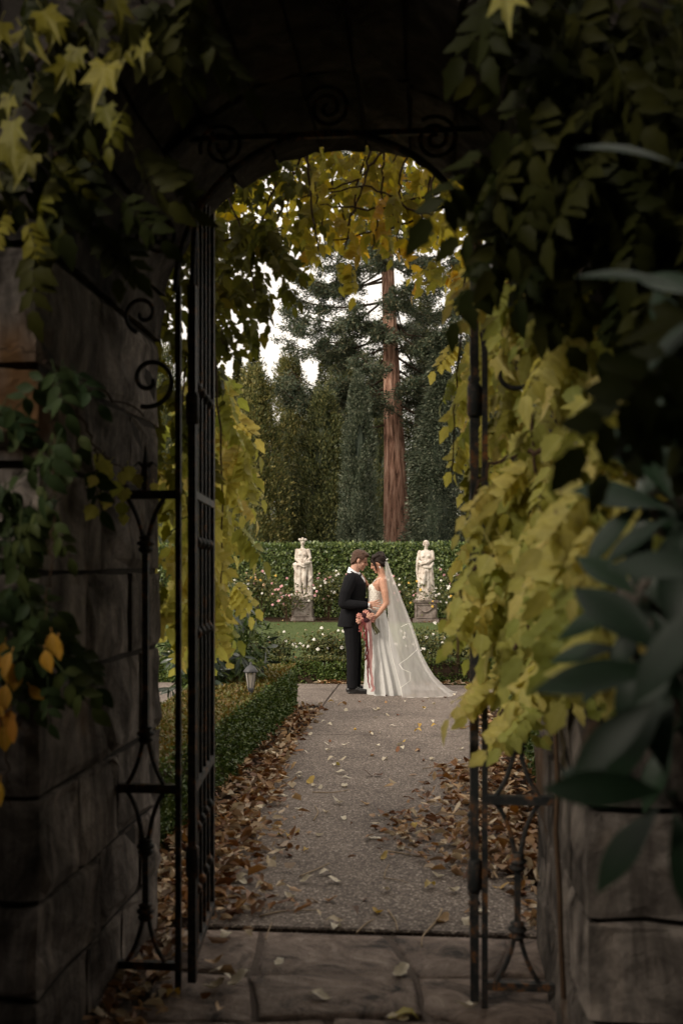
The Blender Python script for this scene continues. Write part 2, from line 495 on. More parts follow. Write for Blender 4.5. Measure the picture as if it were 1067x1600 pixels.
leafset('sequoia_leaf', [(0.029, 0.047, 0.029), (0.058, 0.081, 0.049), (0.098, 0.114, 0.068), (0.156, 0.137, 0.078)], trans=0.15, src='attr', vein=False)
leafset('shade_leaf', [(0.02, 0.035, 0.012), (0.04, 0.055, 0.02)], trans=0.1, src='attr', vein=False)
leafset('grass', [(0.036, 0.060, 0.019), (0.072, 0.108, 0.036), (0.108, 0.138, 0.050)], trans=0.2, src='attr', vein=False)
LIT = [(0.17, 0.07, 0.025), (0.10, 0.04, 0.018), (0.33, 0.18, 0.075), (0.48, 0.33, 0.18), (0.15, 0.06, 0.024), (0.62, 0.52, 0.37), (0.28, 0.13, 0.045), (0.09, 0.04, 0.02), (0.5, 0.4, 0.26)]
leafset('litter', LIT, trans=0.15, src='attr', vein=False)
leafset('dead_cream', [(0.55, 0.48, 0.36), (0.66, 0.60, 0.48), (0.46, 0.38, 0.26)], trans=0.15)
leafset('dead_tan', [(0.34, 0.21, 0.10), (0.26, 0.14, 0.06), (0.42, 0.28, 0.14)], trans=0.15)
leafset('dead_brown', [(0.15, 0.06, 0.025), (0.10, 0.04, 0.02), (0.21, 0.085, 0.03)], trans=0.1)
leafset('dead_yellow', [(0.46, 0.32, 0.07), (0.42, 0.25, 0.05), (0.36, 0.31, 0.09)], trans=0.2)

def plain(name, col, rough=0.6, spec=0.3, var=0.12, scale=30, bstr=0.15):
    lo = tuple(c * (1 - var) for c in col); hi = tuple(min(c * (1 + var), 1) for c in col)
    return noisy(name, [lo, hi], scale, rough, spec, bstr, 0.004, pos=[0.35, 0.65])
M['skin_m'] = plain('skin_groom', (0.46, 0.26, 0.19), 0.55)
M['skin_f'] = plain('skin_bride', (0.44, 0.235, 0.16), 0.5)
M['hair_m'] = noisy('brown_hair', [(0.028, 0.013, 0.008), (0.11, 0.055, 0.032)], 90, 0.55, 0.3, 1.0, 0.008)
M['hair_f'] = noisy('black_hair', [(0.010, 0.007, 0.006), (0.028, 0.018, 0.014)], 60, 0.6, 0.15, 0.6, 0.006)
M['suit'] = plain('black_suit', (0.010, 0.010, 0.0115), 0.9, 0.06)
M['satin'] = plain('black_satin', (0.008, 0.008, 0.009), 0.5, 0.2)
M['shoe'] = plain('black_leather', (0.012, 0.011, 0.011), 0.3, 0.5)
M['shirt'] = plain('white_shirt', (0.72, 0.73, 0.76), 0.8, 0.2, 0.04)
M['ivory'] = plain('ivory_satin', (0.47, 0.465, 0.45), 0.55, 0.35, 0.04)
M['lace'] = noisy('white_lace', [(0.50, 0.42, 0.35), (0.80, 0.76, 0.70)], 70, 0.8, 0.2, 1.0, 0.006, pos=[0.4, 0.52])
M['ribbon_white'] = plain('white_satin_ribbon', (0.85, 0.82, 0.77), 0.5, 0.35, 0.03)
M['ribbon_red'] = plain('rust_red_ribbon', (0.20, 0.042, 0.036), 0.6, 0.3, 0.2)
M['ribbon_wine'] = plain('wine_ribbon', (0.13, 0.025, 0.03), 0.6, 0.3, 0.2)
M['ribbon_mauve'] = plain('mauve_ribbon', (0.30, 0.16, 0.15), 0.6, 0.3, 0.1)
M['bloom_pink'] = plain('dusty_pink_petals', (0.42, 0.19, 0.155), 0.8, 0.15, 0.45, 90)
M['bloom_peach'] = plain('peach_petals', (0.50, 0.28, 0.21), 0.8, 0.15, 0.45, 90)
M['bloom_dark'] = plain('dark_wine_petals', (0.035, 0.008, 0.012), 0.7, 0.2, 0.25, 50)
M['stem'] = plain('green_stems', (0.13, 0.13, 0.05), 0.7, 0.2, 0.3, 60)
M['rose_white'] = plain('white_rose_petals', (0.80, 0.77, 0.72), 0.7, 0.2, 0.08, 50)
M['rose_pink'] = plain('pink_rose_petals', (0.74, 0.44, 0.46), 0.7, 0.2, 0.15, 50)
M['rose_apricot'] = plain('apricot_rose_petals', (0.74, 0.50, 0.33), 0.7, 0.2, 0.15, 50)
M['rose_yellow'] = plain('yellow_rose_petals', (0.70, 0.48, 0.12), 0.7, 0.2, 0.15, 50)
M['pewter'] = plain('grey_lantern_metal', (0.055, 0.055, 0.06), 0.55, 0.4, 0.25)
M['eye'] = plain('dark_lash', (0.02, 0.012, 0.01), 0.6)
M['lip'] = plain('lips', (0.32, 0.11, 0.09), 0.5)

def veil_mat():
    m, nt, b = base_mat('veil_tulle', 0.7, 0.2)
    b.inputs['Base Color'].default_value = (0.86, 0.83, 0.80, 1)
    t = nt.nodes.new('ShaderNodeBsdfTransparent')
    tl = nt.nodes.new('ShaderNodeBsdfTranslucent'); tl.inputs['Color'].default_value = (0.86, 0.83, 0.80, 1)
    a = nt.nodes.new('ShaderNodeMixShader'); a.inputs[0].default_value = 0.5
    nt.links.new(b.outputs[0], a.inputs[1]); nt.links.new(tl.outputs[0], a.inputs[2])
    c = nt.nodes.new('ShaderNodeMixShader')
    nz = noise(nt, 14, 2, 0.5, coords(nt, 'World', (1, 1, 0.08)))
    mp = nt.nodes.new('ShaderNodeMapRange'); mp.inputs[1].default_value = 0.3; mp.inputs[2].default_value = 0.7
    mp.inputs[3].default_value = 0.30; mp.inputs[4].default_value = 0.44
    nt.links.new(nz.outputs[0], mp.inputs[0]); nt.links.new(mp.outputs[0], c.inputs[0])
    nt.links.new(t.outputs[0], c.inputs[1]); nt.links.new(a.outputs[0], c.inputs[2])
    nt.links.new(c.outputs[0], nt.nodes['Material Output'].inputs['Surface'])
    return m
M['veil'] = veil_mat()

def glass_mat():
    m, nt, b = base_mat('lantern_glass', 0.15, 0.5)
    b.inputs['Base Color'].default_value = (0.75, 0.68, 0.6, 1)
    b.inputs['Transmission Weight'].default_value = 0.6
    n = noise(nt, 40, 3, 0.5, coords(nt, 'World')); bump(nt, b, n.outputs[0], 0.2, 0.003)
    return m
M['glass'] = glass_mat()

# ------------------------------------------------------------------ leaves
def blade(L, W, teeth=0, fold=0.25, droop=0.2, n=5, peak=0.42, x0=0.0):
    """one leaf blade along +x: verts, faces, uv"""
    V = []; UV = []; Fs = []
    ts = np.linspace(0, 1, n + 1)
    for i, t in enumerate(ts):
        wd = W / 2 * (math.sin(math.pi * t ** (math.log(0.5) / math.log(peak))) if 0 < t < 1 else 0)
        if teeth and 0 < t < 1: wd *= 1.0 + (0.16 if i % 2 else -0.12)
        z = -droop * L * t * t
        if wd == 0:
            V.append((x0 + t * L, 0, z)); UV.append((t, 0))
        else:
            V += [(x0 + t * L, 0, z), (x0 + (t - 0.03 * bool(teeth)) * L, wd, z + fold * wd), (x0 + (t - 0.03 * bool(teeth)) * L, -wd, z + fold * wd)]
            UV += [(t, 0), (t, wd / (W / 2)), (t, -wd / (W / 2))]
    k = 1
    Fs += [(0, 1, 2), (0, 3, 1)]
    for i in range(1, n - 1):
        a = 1 + (i - 1) * 3; b = a + 3
        Fs += [(a, b, b + 1, a + 1), (a, a + 2, b + 2, b)]
    a = 1 + (n - 2) * 3; e = a + 3
    Fs += [(a, e, a + 1), (a, a + 2, e)]
    return np.array(V), Fs, np.array(UV)

def leaf_mesh(name, parts, mat):
    V = []; Fs = []; UV = []; n = 0
    for v, f, u in parts:
        V.append(v); UV.append(u); Fs += [tuple(i + n for i in q) for q in f]; n += len(v)
    V = np.concatenate(V); UV = np.concatenate(UV)
    me = bpy.data.meshes.new(name)
    me.from_pydata(V.tolist(), [], Fs)
    uv = me.uv_layers.new(name='UVMap')
    idx = np.empty(len(me.loops), int); me.loops.foreach_get('vertex_index', idx)
    uv.data.foreach_set('uv', UV[idx].astype(np.float32).ravel())
    me.polygons.foreach_set('use_smooth', [True] * len(me.polygons))
    me.materials.append(mat); me.update()
    return me

def turn(part, ang, off, tilt=0.0, roll=0.0):
    v, f, u = part
    Mx = np.array(Matrix.Rotation(ang, 3, 'Z') @ Matrix.Rotation(tilt, 3, 'Y') @ Matrix.Rotation(roll, 3, 'X'))
    return v @ Mx.T + np.asarray(off), f, u

def stalk(L, r=0.0018):
    mb = MB().tube([(0, 0, 0), (L * 0.5, 0, -0.03 * L), (L, 0, -0.15 * L)], r, 3)
    V = np.concatenate(mb.v)
    return V, mb.f, np.stack([np.zeros(len(V)), np.zeros(len(V))], 1)

def compound(L=0.30, pairs=5, lf=0.075, lw=0.036, mat=None, name='leaf', seed=0, teeth=4):
    r = random.Random(seed)
    ps = [stalk(L)]
    for i in range(pairs):
        t = 0.28 + 0.66 * i / pairs
        s = 0.8 + 0.35 * math.sin(math.pi * (i + 0.8) / (pairs + 0.6))
        for sd_ in (-1, 1):
            b = blade(lf * s * r.uniform(0.85, 1.15), lw * s * r.uniform(0.9, 1.15), teeth, r.uniform(0.1, 0.35), r.uniform(0.1, 0.45), 6)
            ps.append(turn(b, sd_ * R(r.uniform(48, 75)), (t * L, 0, -0.15 * L * t * t), R(r.uniform(8, 40)), sd_ * R(r.uniform(-25, 15))))
    ps.append(turn(blade(lf * 1.25, lw * 1.2, teeth, 0.2, 0.3, 6), R(r.uniform(-12, 12)), (L, 0, -0.15 * L), R(r.uniform(15, 40))))
    return leaf_mesh(name, ps, mat)

def lobed(S=0.13, mat=None, name='leaf', seed=0):
    """toothed vine leaf with three long lobes"""
    r = random.Random(seed)
    out = []
    lobes = [(-118, 0.42), (-92, 0.5), (-72, 0.36), (-48, 0.78), (-30, 0.5), (-14, 0.62), (0, 1.0), (14, 0.62), (30, 0.5), (48, 0.78), (72, 0.36), (92, 0.5), (118, 0.42)]
    V = [(0, 0, 0)]; UV = [(0, 0)]
    pts = [(-0.10, -0.05)]
    for i, (a, q) in enumerate(lobes):
        q *= r.uniform(0.9, 1.1)
        pts.append((math.cos(R(a)) * q, math.sin(R(a)) * q * 0.85))
        if i < len(lobes) - 1:
            a2, q2 = lobes[i + 1]
            am = (a + a2) / 2; qm = (q + q2) / 2 * r.uniform(0.80, 0.95)
            pts.append((math.cos(R(am)) * qm, math.sin(R(am)) * qm * 0.85))
    pts.append((-0.10, 0.05))
    for x, y in pts:
        d = math.hypot(x, y)
        V.append((x * S, y * S, (-0.22 * d * d + 0.18 * abs(y) + r.uniform(-0.03, 0.03)) * S)); UV.append((x, y))
    n = len(pts)
    Fs = [(0, i, i + 1) for i in range(1, n)] + [(0, n, 1)]
    V = np.array(V)
    st = stalk(0.07)
    return leaf_mesh(name, [(V, Fs, np.array(UV)), (st[0] * np.array([-1, 1, 1]), st[1], st[2])], mat)

def simple(L, W, mat, name='leaf', seed=0, droop=0.25, fold=0.25, peak=0.42, n=6, st=0.02, teeth=0):
    return leaf_mesh(name, [turn(blade(L, W, teeth, fold, droop, n, peak), 0, (st, 0, 0)), stalk(st)], mat)

def frame(d, n):
    d = np.asarray(d, float); d = d / (np.linalg.norm(d) + 1e-9)
    n = np.asarray(n, float); n = n - d * np.dot(n, d); n = n / (np.linalg.norm(n) + 1e-9)
    y = np.cross(n, d)
    return np.stack([d, y, n], 1)

def put_leaf(name, me, parent, pos, d, n, s=1.0):
    o = bpy.data.objects.new(name, me)
    COL.objects.link(o)
    o.parent = parent
    Rm = Matrix(frame(d, n).tolist()).to_4x4()
    base = WP[parent.name]
    o.matrix_basis = Matrix.Translation(Vector(pos) - base) @ Rm @ Matrix.Scale(s, 4)
    return o

def cloud_mesh(name, pos, d, n, size, proto, mat, wide=None):
    """many small leaves as one mesh with a per-leaf random value"""
    pos = np.asarray(pos, float); N = len(pos)
    d = d / (np.linalg.norm(d, axis=1)[:, None] + 1e-9)
    n = n - d * np.sum(n * d, 1)[:, None]; n = n / (np.linalg.norm(n, axis=1)[:, None] + 1e-9)
    y = np.cross(n, d)
    pv, pf = proto
    pv = np.asarray(pv, float); k = len(pv)
    size = np.broadcast_to(np.asarray(size, float), (N,))
    wy = np.ones(N) if wide is None else rng.uniform(wide[0], wide[1], N)
    wz = np.ones(N) if wide is None else rng.uniform(-1.5, 3.5, N)
    V = pos[:, None, :] + size[:, None, None] * (pv[None, :, 0:1] * d[:, None, :] + wy[:, None, None] * pv[None, :, 1:2] * y[:, None, :] + wz[:, None, None] * pv[None, :, 2:3] * n[:, None, :])
    if wide is not None: V += rng.normal(size=V.shape) * (size * 0.05)[:, None, None]
    V = V.reshape(-1, 3)
    m = len(pf[0]); nf = len(pf)
    idx = (np.array(pf)[None] + (np.arange(N) * k)[:, None, None]).reshape(-1, m)
    me = bpy.data.meshes.new(name)
    me.vertices.add(len(V)); me.vertices.foreach_set('co', V.astype(np.float32).ravel())
    me.loops.add(idx.size); me.loops.foreach_set('vertex_index', idx.astype(np.int32).ravel())
    me.polygons.add(len(idx)); me.polygons.foreach_set('loop_start', (np.arange(len(idx)) * m).astype(np.int32))
    me.update(calc_edges=True)
    a = me.attributes.new('rnd', 'FLOAT', 'POINT')
    a.data.foreach_set('value', np.repeat(rng.random(N), k).astype(np.float32))
    me.materials.append(mat)
    return me

DIAMOND = ([(0, 0, 0), (0.5, 0.24, 0.05), (1, 0, -0.06), (0.5, -0.24, 0.05)], [(0, 1, 2, 3)])
OVAL = ([(0, 0, 0), (0.3, 0.27, 0.06), (0.72, 0.22, 0.03), (1, 0, -0.08), (0.72, -0.22, 0.03), (0.3, -0.27, 0.06)], [(0, 1, 2, 3), (0, 3, 4, 5)])
SPRAY = ([(0, -0.03, 0), (0.35, 0.16, 0.02), (1, 0.04, -0.05), (0.6, -0.02, 0), (0.8, -0.2, -0.03), (0.25, -0.1, 0)], [(0, 1, 2, 3), (0, 3, 4, 5)])
NEEDLE = ([(0, -0.04, 0), (0.5, 0.10, 0.02), (1, 0.0, -0.04), (0.5, -0.10, 0)], [(0, 1, 2, 3)])
BLADEQ = ([(0, -0.05, 0), (0.5, -0.04, 0), (1, 0.0, 0.12), (0.5, 0.04, 0)], [(0, 1, 2, 3)])

def unit(N):
    v = rng.normal(size=(N, 3)); return v / np.linalg.norm(v, axis=1)[:, None]

def cloud_obj(name, parent, pos, d, n, size, proto, mat, kind='stuff', wide=None):
    org = np.array(WP[parent.name]) if parent is not None else np.zeros(3)
    me = cloud_mesh(name, np.asarray(pos) - org, d, n, size, proto, mat, wide)
    return link(name, me, parent, org, kind)

# ================================================================== the setting
def sheet(name, x0, x1, y0, y1, z, mat, label=None):
    mb = MB().add([(x0, y0, z), (x1, y0, z), (x1, y1, z), (x0, y1, z)], [(0, 1, 2, 3)])
    return tag(mb.obj(name, mat), label, None, None, 'structure')
sheet('ground', -250, 250, -120, 450, -0.03, M['ground'], 'dark park ground under the trees')
sheet('garden_soil', -9, 8, 4.2, 16.2, -0.012, M['soil'], 'dark mulch beds beside the path')
sheet('rose_bed_soil', -22, 20, 30.2, 34.5, 0.004, M['soil'], 'mulch bed in front of the tall hedge')
sheet('lawn', -26, 24, 15.4, 30.2, 0.0, M['lawn'], 'clipped green lawn behind the couple')

# path of exposed aggregate slabs
PX0, PX1 = -1.21, 0.52
path = link('path', None, None, (0, 0, 0)); tag(path, 'grey exposed aggregate concrete path', kind='structure')
def slab(x0, x1, y0, y1, z=0.03):
    b = 0.008
    V = [(x0, y0, -0.02), (x1, y0, -0.02), (x1, y1, -0.02), (x0, y1, -0.02),
         (x0, y0, z - b), (x1, y0, z - b), (x1, y1, z - b), (x0, y1, z - b),
         (x0 + b, y0 + b, z), (x1 - b, y0 + b, z), (x1 - b, y1 - b, z), (x0 + b, y1 - b, z)]
    Fs = [(8, 9, 10, 11)]
    for k in (0, 4):
        for j in range(4):
            Fs.append((k + j, k + (j + 1) % 4, k + 4 + (j + 1) % 4, k + 4 + j))
    MB().add(V, Fs).obj('slab', M['aggregate'], path)
yj = [4.44, 9.62, 11.62, 13.85]
slab(PX0, PX1, 4.445, 9.615)
slab(PX0, PX1, 9.625, 13.85)
slab(PX0 - 2.2, PX0 - 0.012, 11.7, 13.85); slab(PX0 - 4.6, PX0 - 2.215, 11.7, 13.85)
slab(PX1 + 0.012, PX1 + 2.2, 11.7, 13.85); slab(PX1 + 2.215, PX1 + 4.6, 11.7, 13.85)

# flagstones of the threshold under the arch
paving = link('threshold_paving', None, None, (0, 0, 0)); tag(paving, 'worn brown flagstones under the arch', kind='structure')
sheet('threshold_mortar', -4.5, 4.0, -2.0, 4.43, 0.012, M['flag_joint'])
rr = random.Random(3)
rows = [4.43, 3.97, 3.55, 3.08, 2.6, 2.1, 1.6, 1.0]
for ri in range(len(rows) - 1):
    y1, y0 = rows[ri], rows[ri + 1]
    x = -1.75 + rr.uniform(-0.2, 0.0); slant = 0.0
    while x < 1.2:
        wd = rr.uniform(0.28, 0.66)
        g = 0.010
        sl = 0.0 if x < -1.7 else slant
        slant = rr.uniform(-0.07, 0.07)
        tilt_ = lambda xx: 0.05 * math.sin(xx * 3.1 + ri * 1.7)
        y0_, y1_ = y0 + g, y1 - g
        corners = [(x + g - sl, y0_ + tilt_(x)), (x + wd - g - slant, y0_ + tilt_(x + wd)), (x + wd - g + slant, y1_ + (0.05 * math.sin((x + wd) * 3.1 + (ri - 1) * 1.7) if ri else 0)), (x + g + sl, y1_ + (0.05 * math.sin(x * 3.1 + (ri - 1) * 1.7) if ri else 0))]
        ring = []
        for k in range(4):
            (ax, ay), (bx, by) = corners[k], corners[(k + 1) % 4]
            for t in (0.0, 0.25, 0.5, 0.75):
                j = 0.03 if t == 0 else 0.012
                sgn = 1
                ring.append((ax + (bx - ax) * t + rr.uniform(-j, j) * 0.6, ay + (by - ay) * t + (rr.uniform(-j, j) if ri else -abs(rr.uniform(0, j) * 0.4)) * 0.6))
        cx_, cy_ = x + wd / 2, (y0 + y1) / 2
        top = 0.026 + rr.uniform(-0.008, 0.008)
        V = [(a, b, 0.0) for a, b in ring] + [(a, b, top - 0.008) for a, b in ring] + \
            [(cx_ + (a - cx_) * 0.94, cy_ + (b - cy_) * 0.94, top + rr.uniform(-0.002, 0.002)) for a, b in ring] + \
            [(cx_ + (a - cx_) * 0.5, cy_ + (b - cy_) * 0.5, top + rr.uniform(-0.005, 0.004)) for a, b in ring] + [(cx_, cy_, top)]
        n = 16; Fs = []
        for l in range(3):
            for j in range(n):
                Fs.append((l * n + j, l * n + (j + 1) % n, (l + 1) * n + (j + 1) % n, (l + 1) * n + j))
        Fs += [(3 * n + j, 3 * n + (j + 1) % n, 4 * n) for j in range(n)]
        MB().add(V, Fs).obj('flagstone', M['flag'], paving, smooth=True)
        x += wd

# ------------------------------------------------------------------ stone gateway
AX0, AX1, AY0, AY1 = -1.165, 0.443, 3.0, 4.4
AC, AR, SPR = (AX0 + AX1) / 2, (AX1 - AX0) / 2, 2.58
WTOP = 4.7
gate_wall = thing('stone_gateway', (AC, 3.0, 0), 'dark weathered stone wall with a round arched gateway', 'gateway')

def rock(x0, x1, y0, y1, z0, z1, rough=0.012, seed=0):
    """one roughly squared block, chipped along its edges"""
    r = np.random.default_rng(seed)
    n = 4
    g = 0.005
    lo = np.array([x0 + g, y0 + g, z0 + g]); hi = np.array([x1 - g, y1 - g, z1 - g])
    key = {}; V = []; Fs = []
    def vid(i, j, k):
        if (i, j, k) not in key:
            t = np.array([i, j, k]) / n
            # push rows of points towards the edges so that the corners stay square
            t = 0.5 + np.sign(t - 0.5) * np.abs(2 * t - 1) ** 0.45 / 2
            p = lo + (hi - lo) * t
            onb = sum(1 for q in (i, j, k) if q in (0, n))
            c = (lo + hi) / 2
            if onb >= 2: p = p + np.sign(c - p) * np.array([(q in (0, n)) for q in (i, j, k)]) * r.uniform(0.001, 0.011)
            else: p = p + r.normal(size=3) * rough * 0.5
            key[(i, j, k)] = len(V); V.append(p)
        return key[(i, j, k)]
    for a in range(n):
        for b in range(n):
            for s_, rev in ((0, False), (n, True)):
                for f in ([(s_, a, b), (s_, a, b + 1), (s_, a + 1, b + 1), (s_, a + 1, b)],
                          [(a, s_, b), (a + 1, s_, b), (a + 1, s_, b + 1), (a, s_, b + 1)],
                          [(a, b, s_), (a, b + 1, s_), (a + 1, b + 1, s_), (a + 1, b, s_)]):
                    q = tuple(vid(*t) for t in f)
                    Fs.append(q[::-1] if rev else q)
    return np.array(V), Fs

def add_stone(x0, x1, y0, y1, z0, z1):
    add_stone.k += 1
    V, Fs = rock(x0, x1, y0, y1, z0, z1, 0.020, add_stone.k)
    ctr = np.array([(x0 + x1) / 2, (y0 + y1) / 2, (z0 + z1) / 2])
    me = MB().add(V, Fs).mesh('stone', M['stone'], False, ctr)
    link('stone', me, gate_wall, ctr)
add_stone.k = 0

zc = [0, 0.29, 0.583, 0.904, 1.262, 1.587, 1.917, 2.21, 2.58]
rr = random.Random(8)
for side in (-1, 1):
    jx = AX0 if side < 0 else AX1
    for i in range(len(zc) - 1):
        z0, z1 = zc[i], zc[i + 1]
        a, b = (0.30, 0.62) if (i + (side > 0)) % 2 else (0.55, 0.40)
        a += rr.uniform(-0.05, 0.05); b += rr.uniform(-0.06, 0.06)
        pr = rr.uniform(-0.004, 0.008)
        def st(u0, u1, y0, y1):
            x0, x1 = (jx - u1, jx - u0) if side < 0 else (jx + u0, jx + u1)
            add_stone(x0, x1, y0, y1, z0, z1)
        st(-pr, a, AY0 - rr.uniform(0, 0.02), AY0 + b)
        y = AY0 + b
        first = True
        while y < AY1 - 0.01:
            l = rr.uniform(0.38, 0.7)
            y2 = y + l if AY1 - (y + l) > 0.25 else AY1
            st(-rr.uniform(-0.006, 0.006), 0.34, y, y2); y = y2
        u = a
        while u < 2.2:
            l = rr.uniform(0.35, 0.7)
            st(u, u + l, AY0 - rr.uniform(-0.01, 0.02), AY0 + 0.3); u += l
# voussoirs
NV = 13
for k in range(NV):
    a0, a1 = math.pi * k / NV, math.pi * (k + 1) / NV
    for (y0, y1) in ((AY0 - 0.02, 3.68), (3.68, AY1)):
        add_stone.k += 1
        V, Fs = rock(0, 1, 0, 1, 0, 1, 0.0, add_stone.k)
        V = V.copy()
        jr = rr.uniform(-0.012, 0.012); ro = AR + rr.uniform(0.30, 0.40)
        ang = a0 + 0.008 + (a1 - a0 - 0.016) * V[:, 0]
        rad = AR + jr + (ro - AR) * V[:, 2]
        W = np.stack([AC - np.cos(ang) * rad, y0 + 0.006 + (y1 - y0 - 0.012) * V[:, 1], SPR + np.sin(ang) * rad], 1)
        W += np.random.default_rng(k).normal(size=W.shape) * 0.004
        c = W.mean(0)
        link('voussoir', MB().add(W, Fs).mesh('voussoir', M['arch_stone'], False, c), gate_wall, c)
# stones above and beside the arch ring
zt = [2.58, 2.93, 3.27, 3.6, 3.95, 4.3, WTOP]
for i in range(len(zt) - 1):
    z0, z1 = zt[i], zt[i + 1]
    for side in (-1, 1):
        zz = max(min((z0 + z1) / 2 - 0.1, 99), SPR)
        rx = AR + 0.36
        dz = z0 - SPR
        inner = math.sqrt(max(rx * rx - dz * dz, 0)) if dz < rx else 0.0
        u = inner + 0.01
        while u < 3.2:
            l = rr.uniform(0.4, 0.75)
            x0, x1 = (AC - u - l, AC - u) if side < 0 else (AC + u, AC + u + l)
            add_stone(x0, x1, AY0 - rr.uniform(-0.01, 0.02), AY0 + 0.3, z0, z1); u += l
# rubble core behind the facing
mb = MB()
i_ = 0.03
mb.box(((AX0 - 0.02 - 5.2) / 2, (AY0 + AY1) / 2, SPR / 2), (5.2 + AX0 - 0.02, AY1 - AY0 - 2 * i_, SPR))
mb.box(((AX1 + 0.02 + 4.6) / 2, (AY0 + AY1) / 2, SPR / 2), (4.6 - AX1 - 0.02, AY1 - AY0 - 2 * i_, SPR))
NA = 24
outer = []; inn = []
for k in range(NA + 1):
    a = math.pi * k / NA
    inn.append((AC - math.cos(a) * (AR + 0.03), SPR + math.sin(a) * (AR + 0.03)))
    t = k / NA
    outer.append((-5.2 + 9.8 * t, WTOP))
V = []
for y in (AY0 + i_, AY1 - i_):
    V += [(x, y, z) for x, z in inn] + [(x, y, z) for x, z in outer] + [(-5.2, y, SPR), (4.6, y, SPR)]
n1 = NA + 1; st_ = 2 * n1 + 2
Fs = []
for s_ in (0, st_):
    for k in range(NA):
        Fs.append((s_ + k, s_ + k + 1, s_ + n1 + k + 1, s_ + n1 + k))
    Fs.append((s_ + 2 * n1, s_, s_ + n1)); Fs.append((s_ + n1 - 1, s_ + 2 * n1 + 1, s_ + 2 * n1 - 1))
for k in range(NA):
    Fs.append((k, k + 1, st_ + k + 1, st_ + k)); Fs.append((n1 + k, n1 + k + 1, st_ + n1 + k + 1, st_ + n1 + k))
mb.add(V, Fs)
mb.obj('rubble_core', M['mortar'], gate_wall)

# ------------------------------------------------------------------ wrought iron
def arc(c, r0, r1, a0, a1, n=18):
    return [(c[0] + math.cos(t) * q, c[1], c[2] + math.sin(t) * q) for t, q in zip(np.linspace(a0, a1, n), np.linspace(r0, r1, n))]

def side_panel(xw, xp, Y, label, bx):
    """fixed panel between wall (xw) and gate post (xp)"""
    t = thing('iron_side_panel', (xp, Y, 0), label, 'gate panel', 'iron panels beside the gate leaves')
    I = M['iron']
    MB().bar((xp, Y, 0.0), (xp, Y, 2.66), 0.021).obj('post', I, t)
    for z, wd in ((0.107, 0.028), (0.772, 0.032), (1.877, 0.032)):
        MB().bar((xw, Y, z), (xp, Y, z), wd).obj('rail', I, t)
    def curve(pts, r=0.0085):
        pts = np.array(pts, float)
        n = 14
        P0, P1, P2 = pts
        tt = np.linspace(0, 1, n)[:, None]
        MB().tube((1 - tt) ** 2 * P0 + 2 * tt * (1 - tt) * P1 + tt ** 2 * P2, r, 6).obj('curved_strut', I, t)
    hw = abs(xp - xw) * 0.32
    for (zb, zk0, zk1, ztp) in ((0.107, 0.306, 0.55, 0.772), (0.772, 0.974, 1.69, 1.877)):
        MB().bar((bx, Y, zk0), (bx, Y, zk1), 0.022).obj('baluster', I, t)
        for zk in (zk0, zk1):
            MB().lathe([(0.012, -0.035), (0.026, -0.026), (0.03, -0.016), (0.02, -0.008), (0.034, 0.0), (0.034, 0.008), (0.02, 0.016), (0.028, 0.026), (0.012, 0.036)], (bx, Y, zk), 10).obj('knop', I, t, True)
        for s in (-1, 1):
            curve([(bx + s * hw, Y, zb + 0.01), (bx + s * 0.02, Y, zb + 0.09), (bx + s * 0.008, Y, zk0)])
            curve([(bx + s * 0.008, Y, zk1), (bx + s * 0.02, Y, ztp - 0.08), (bx + s * hw, Y, ztp - 0.01)])
    # little lily above the top rail
    f = MB().tube([(bx, Y, 1.88), (bx, Y, 1.95), (bx, Y, 2.0), (bx, Y, 2.06)], [0.012, 0.02, 0.012, 0.003], 6)
    for s in (-1, 1):
        f.tube([(bx, Y, 1.97), (bx + s * 0.025, Y, 2.0), (bx + s * 0.045, Y, 1.985)], [0.008, 0.007, 0.002], 6)
    f.obj('finial', I, t)
    # big scroll that fills the upper part
    s = 1 if xp > xw else -1
    c = (bx + s * 0.015, Y, 2.31)
    pts = arc(c, 0.012, 0.105, 0, -2.6 * math.pi if s > 0 else 2.6 * math.pi, 46)
    ex, ez = pts[-1][0], pts[-1][2]
    MB().tube(pts, 0.009, 6).obj('scroll', I, t)
    pts = arc((bx - s * 0.01, Y, 2.56), 0.01, 0.075, math.pi, math.pi + 2.4 * math.pi * s, 40)
    MB().tube(pts, 0.008, 6).obj('scroll', I, t)
    return t
YL, YR = 3.78, 3.70
XPL, XPR = XA(279, YL), XA(757, YR)
side_panel(AX0, XPL, YL, 'rusty iron panel with knopped baluster against the bare stone jamb', XA(228, YL))
side_panel(AX1, XPR, YR, 'black iron panel with knopped baluster half buried in yellow vine', XA(808, YR))

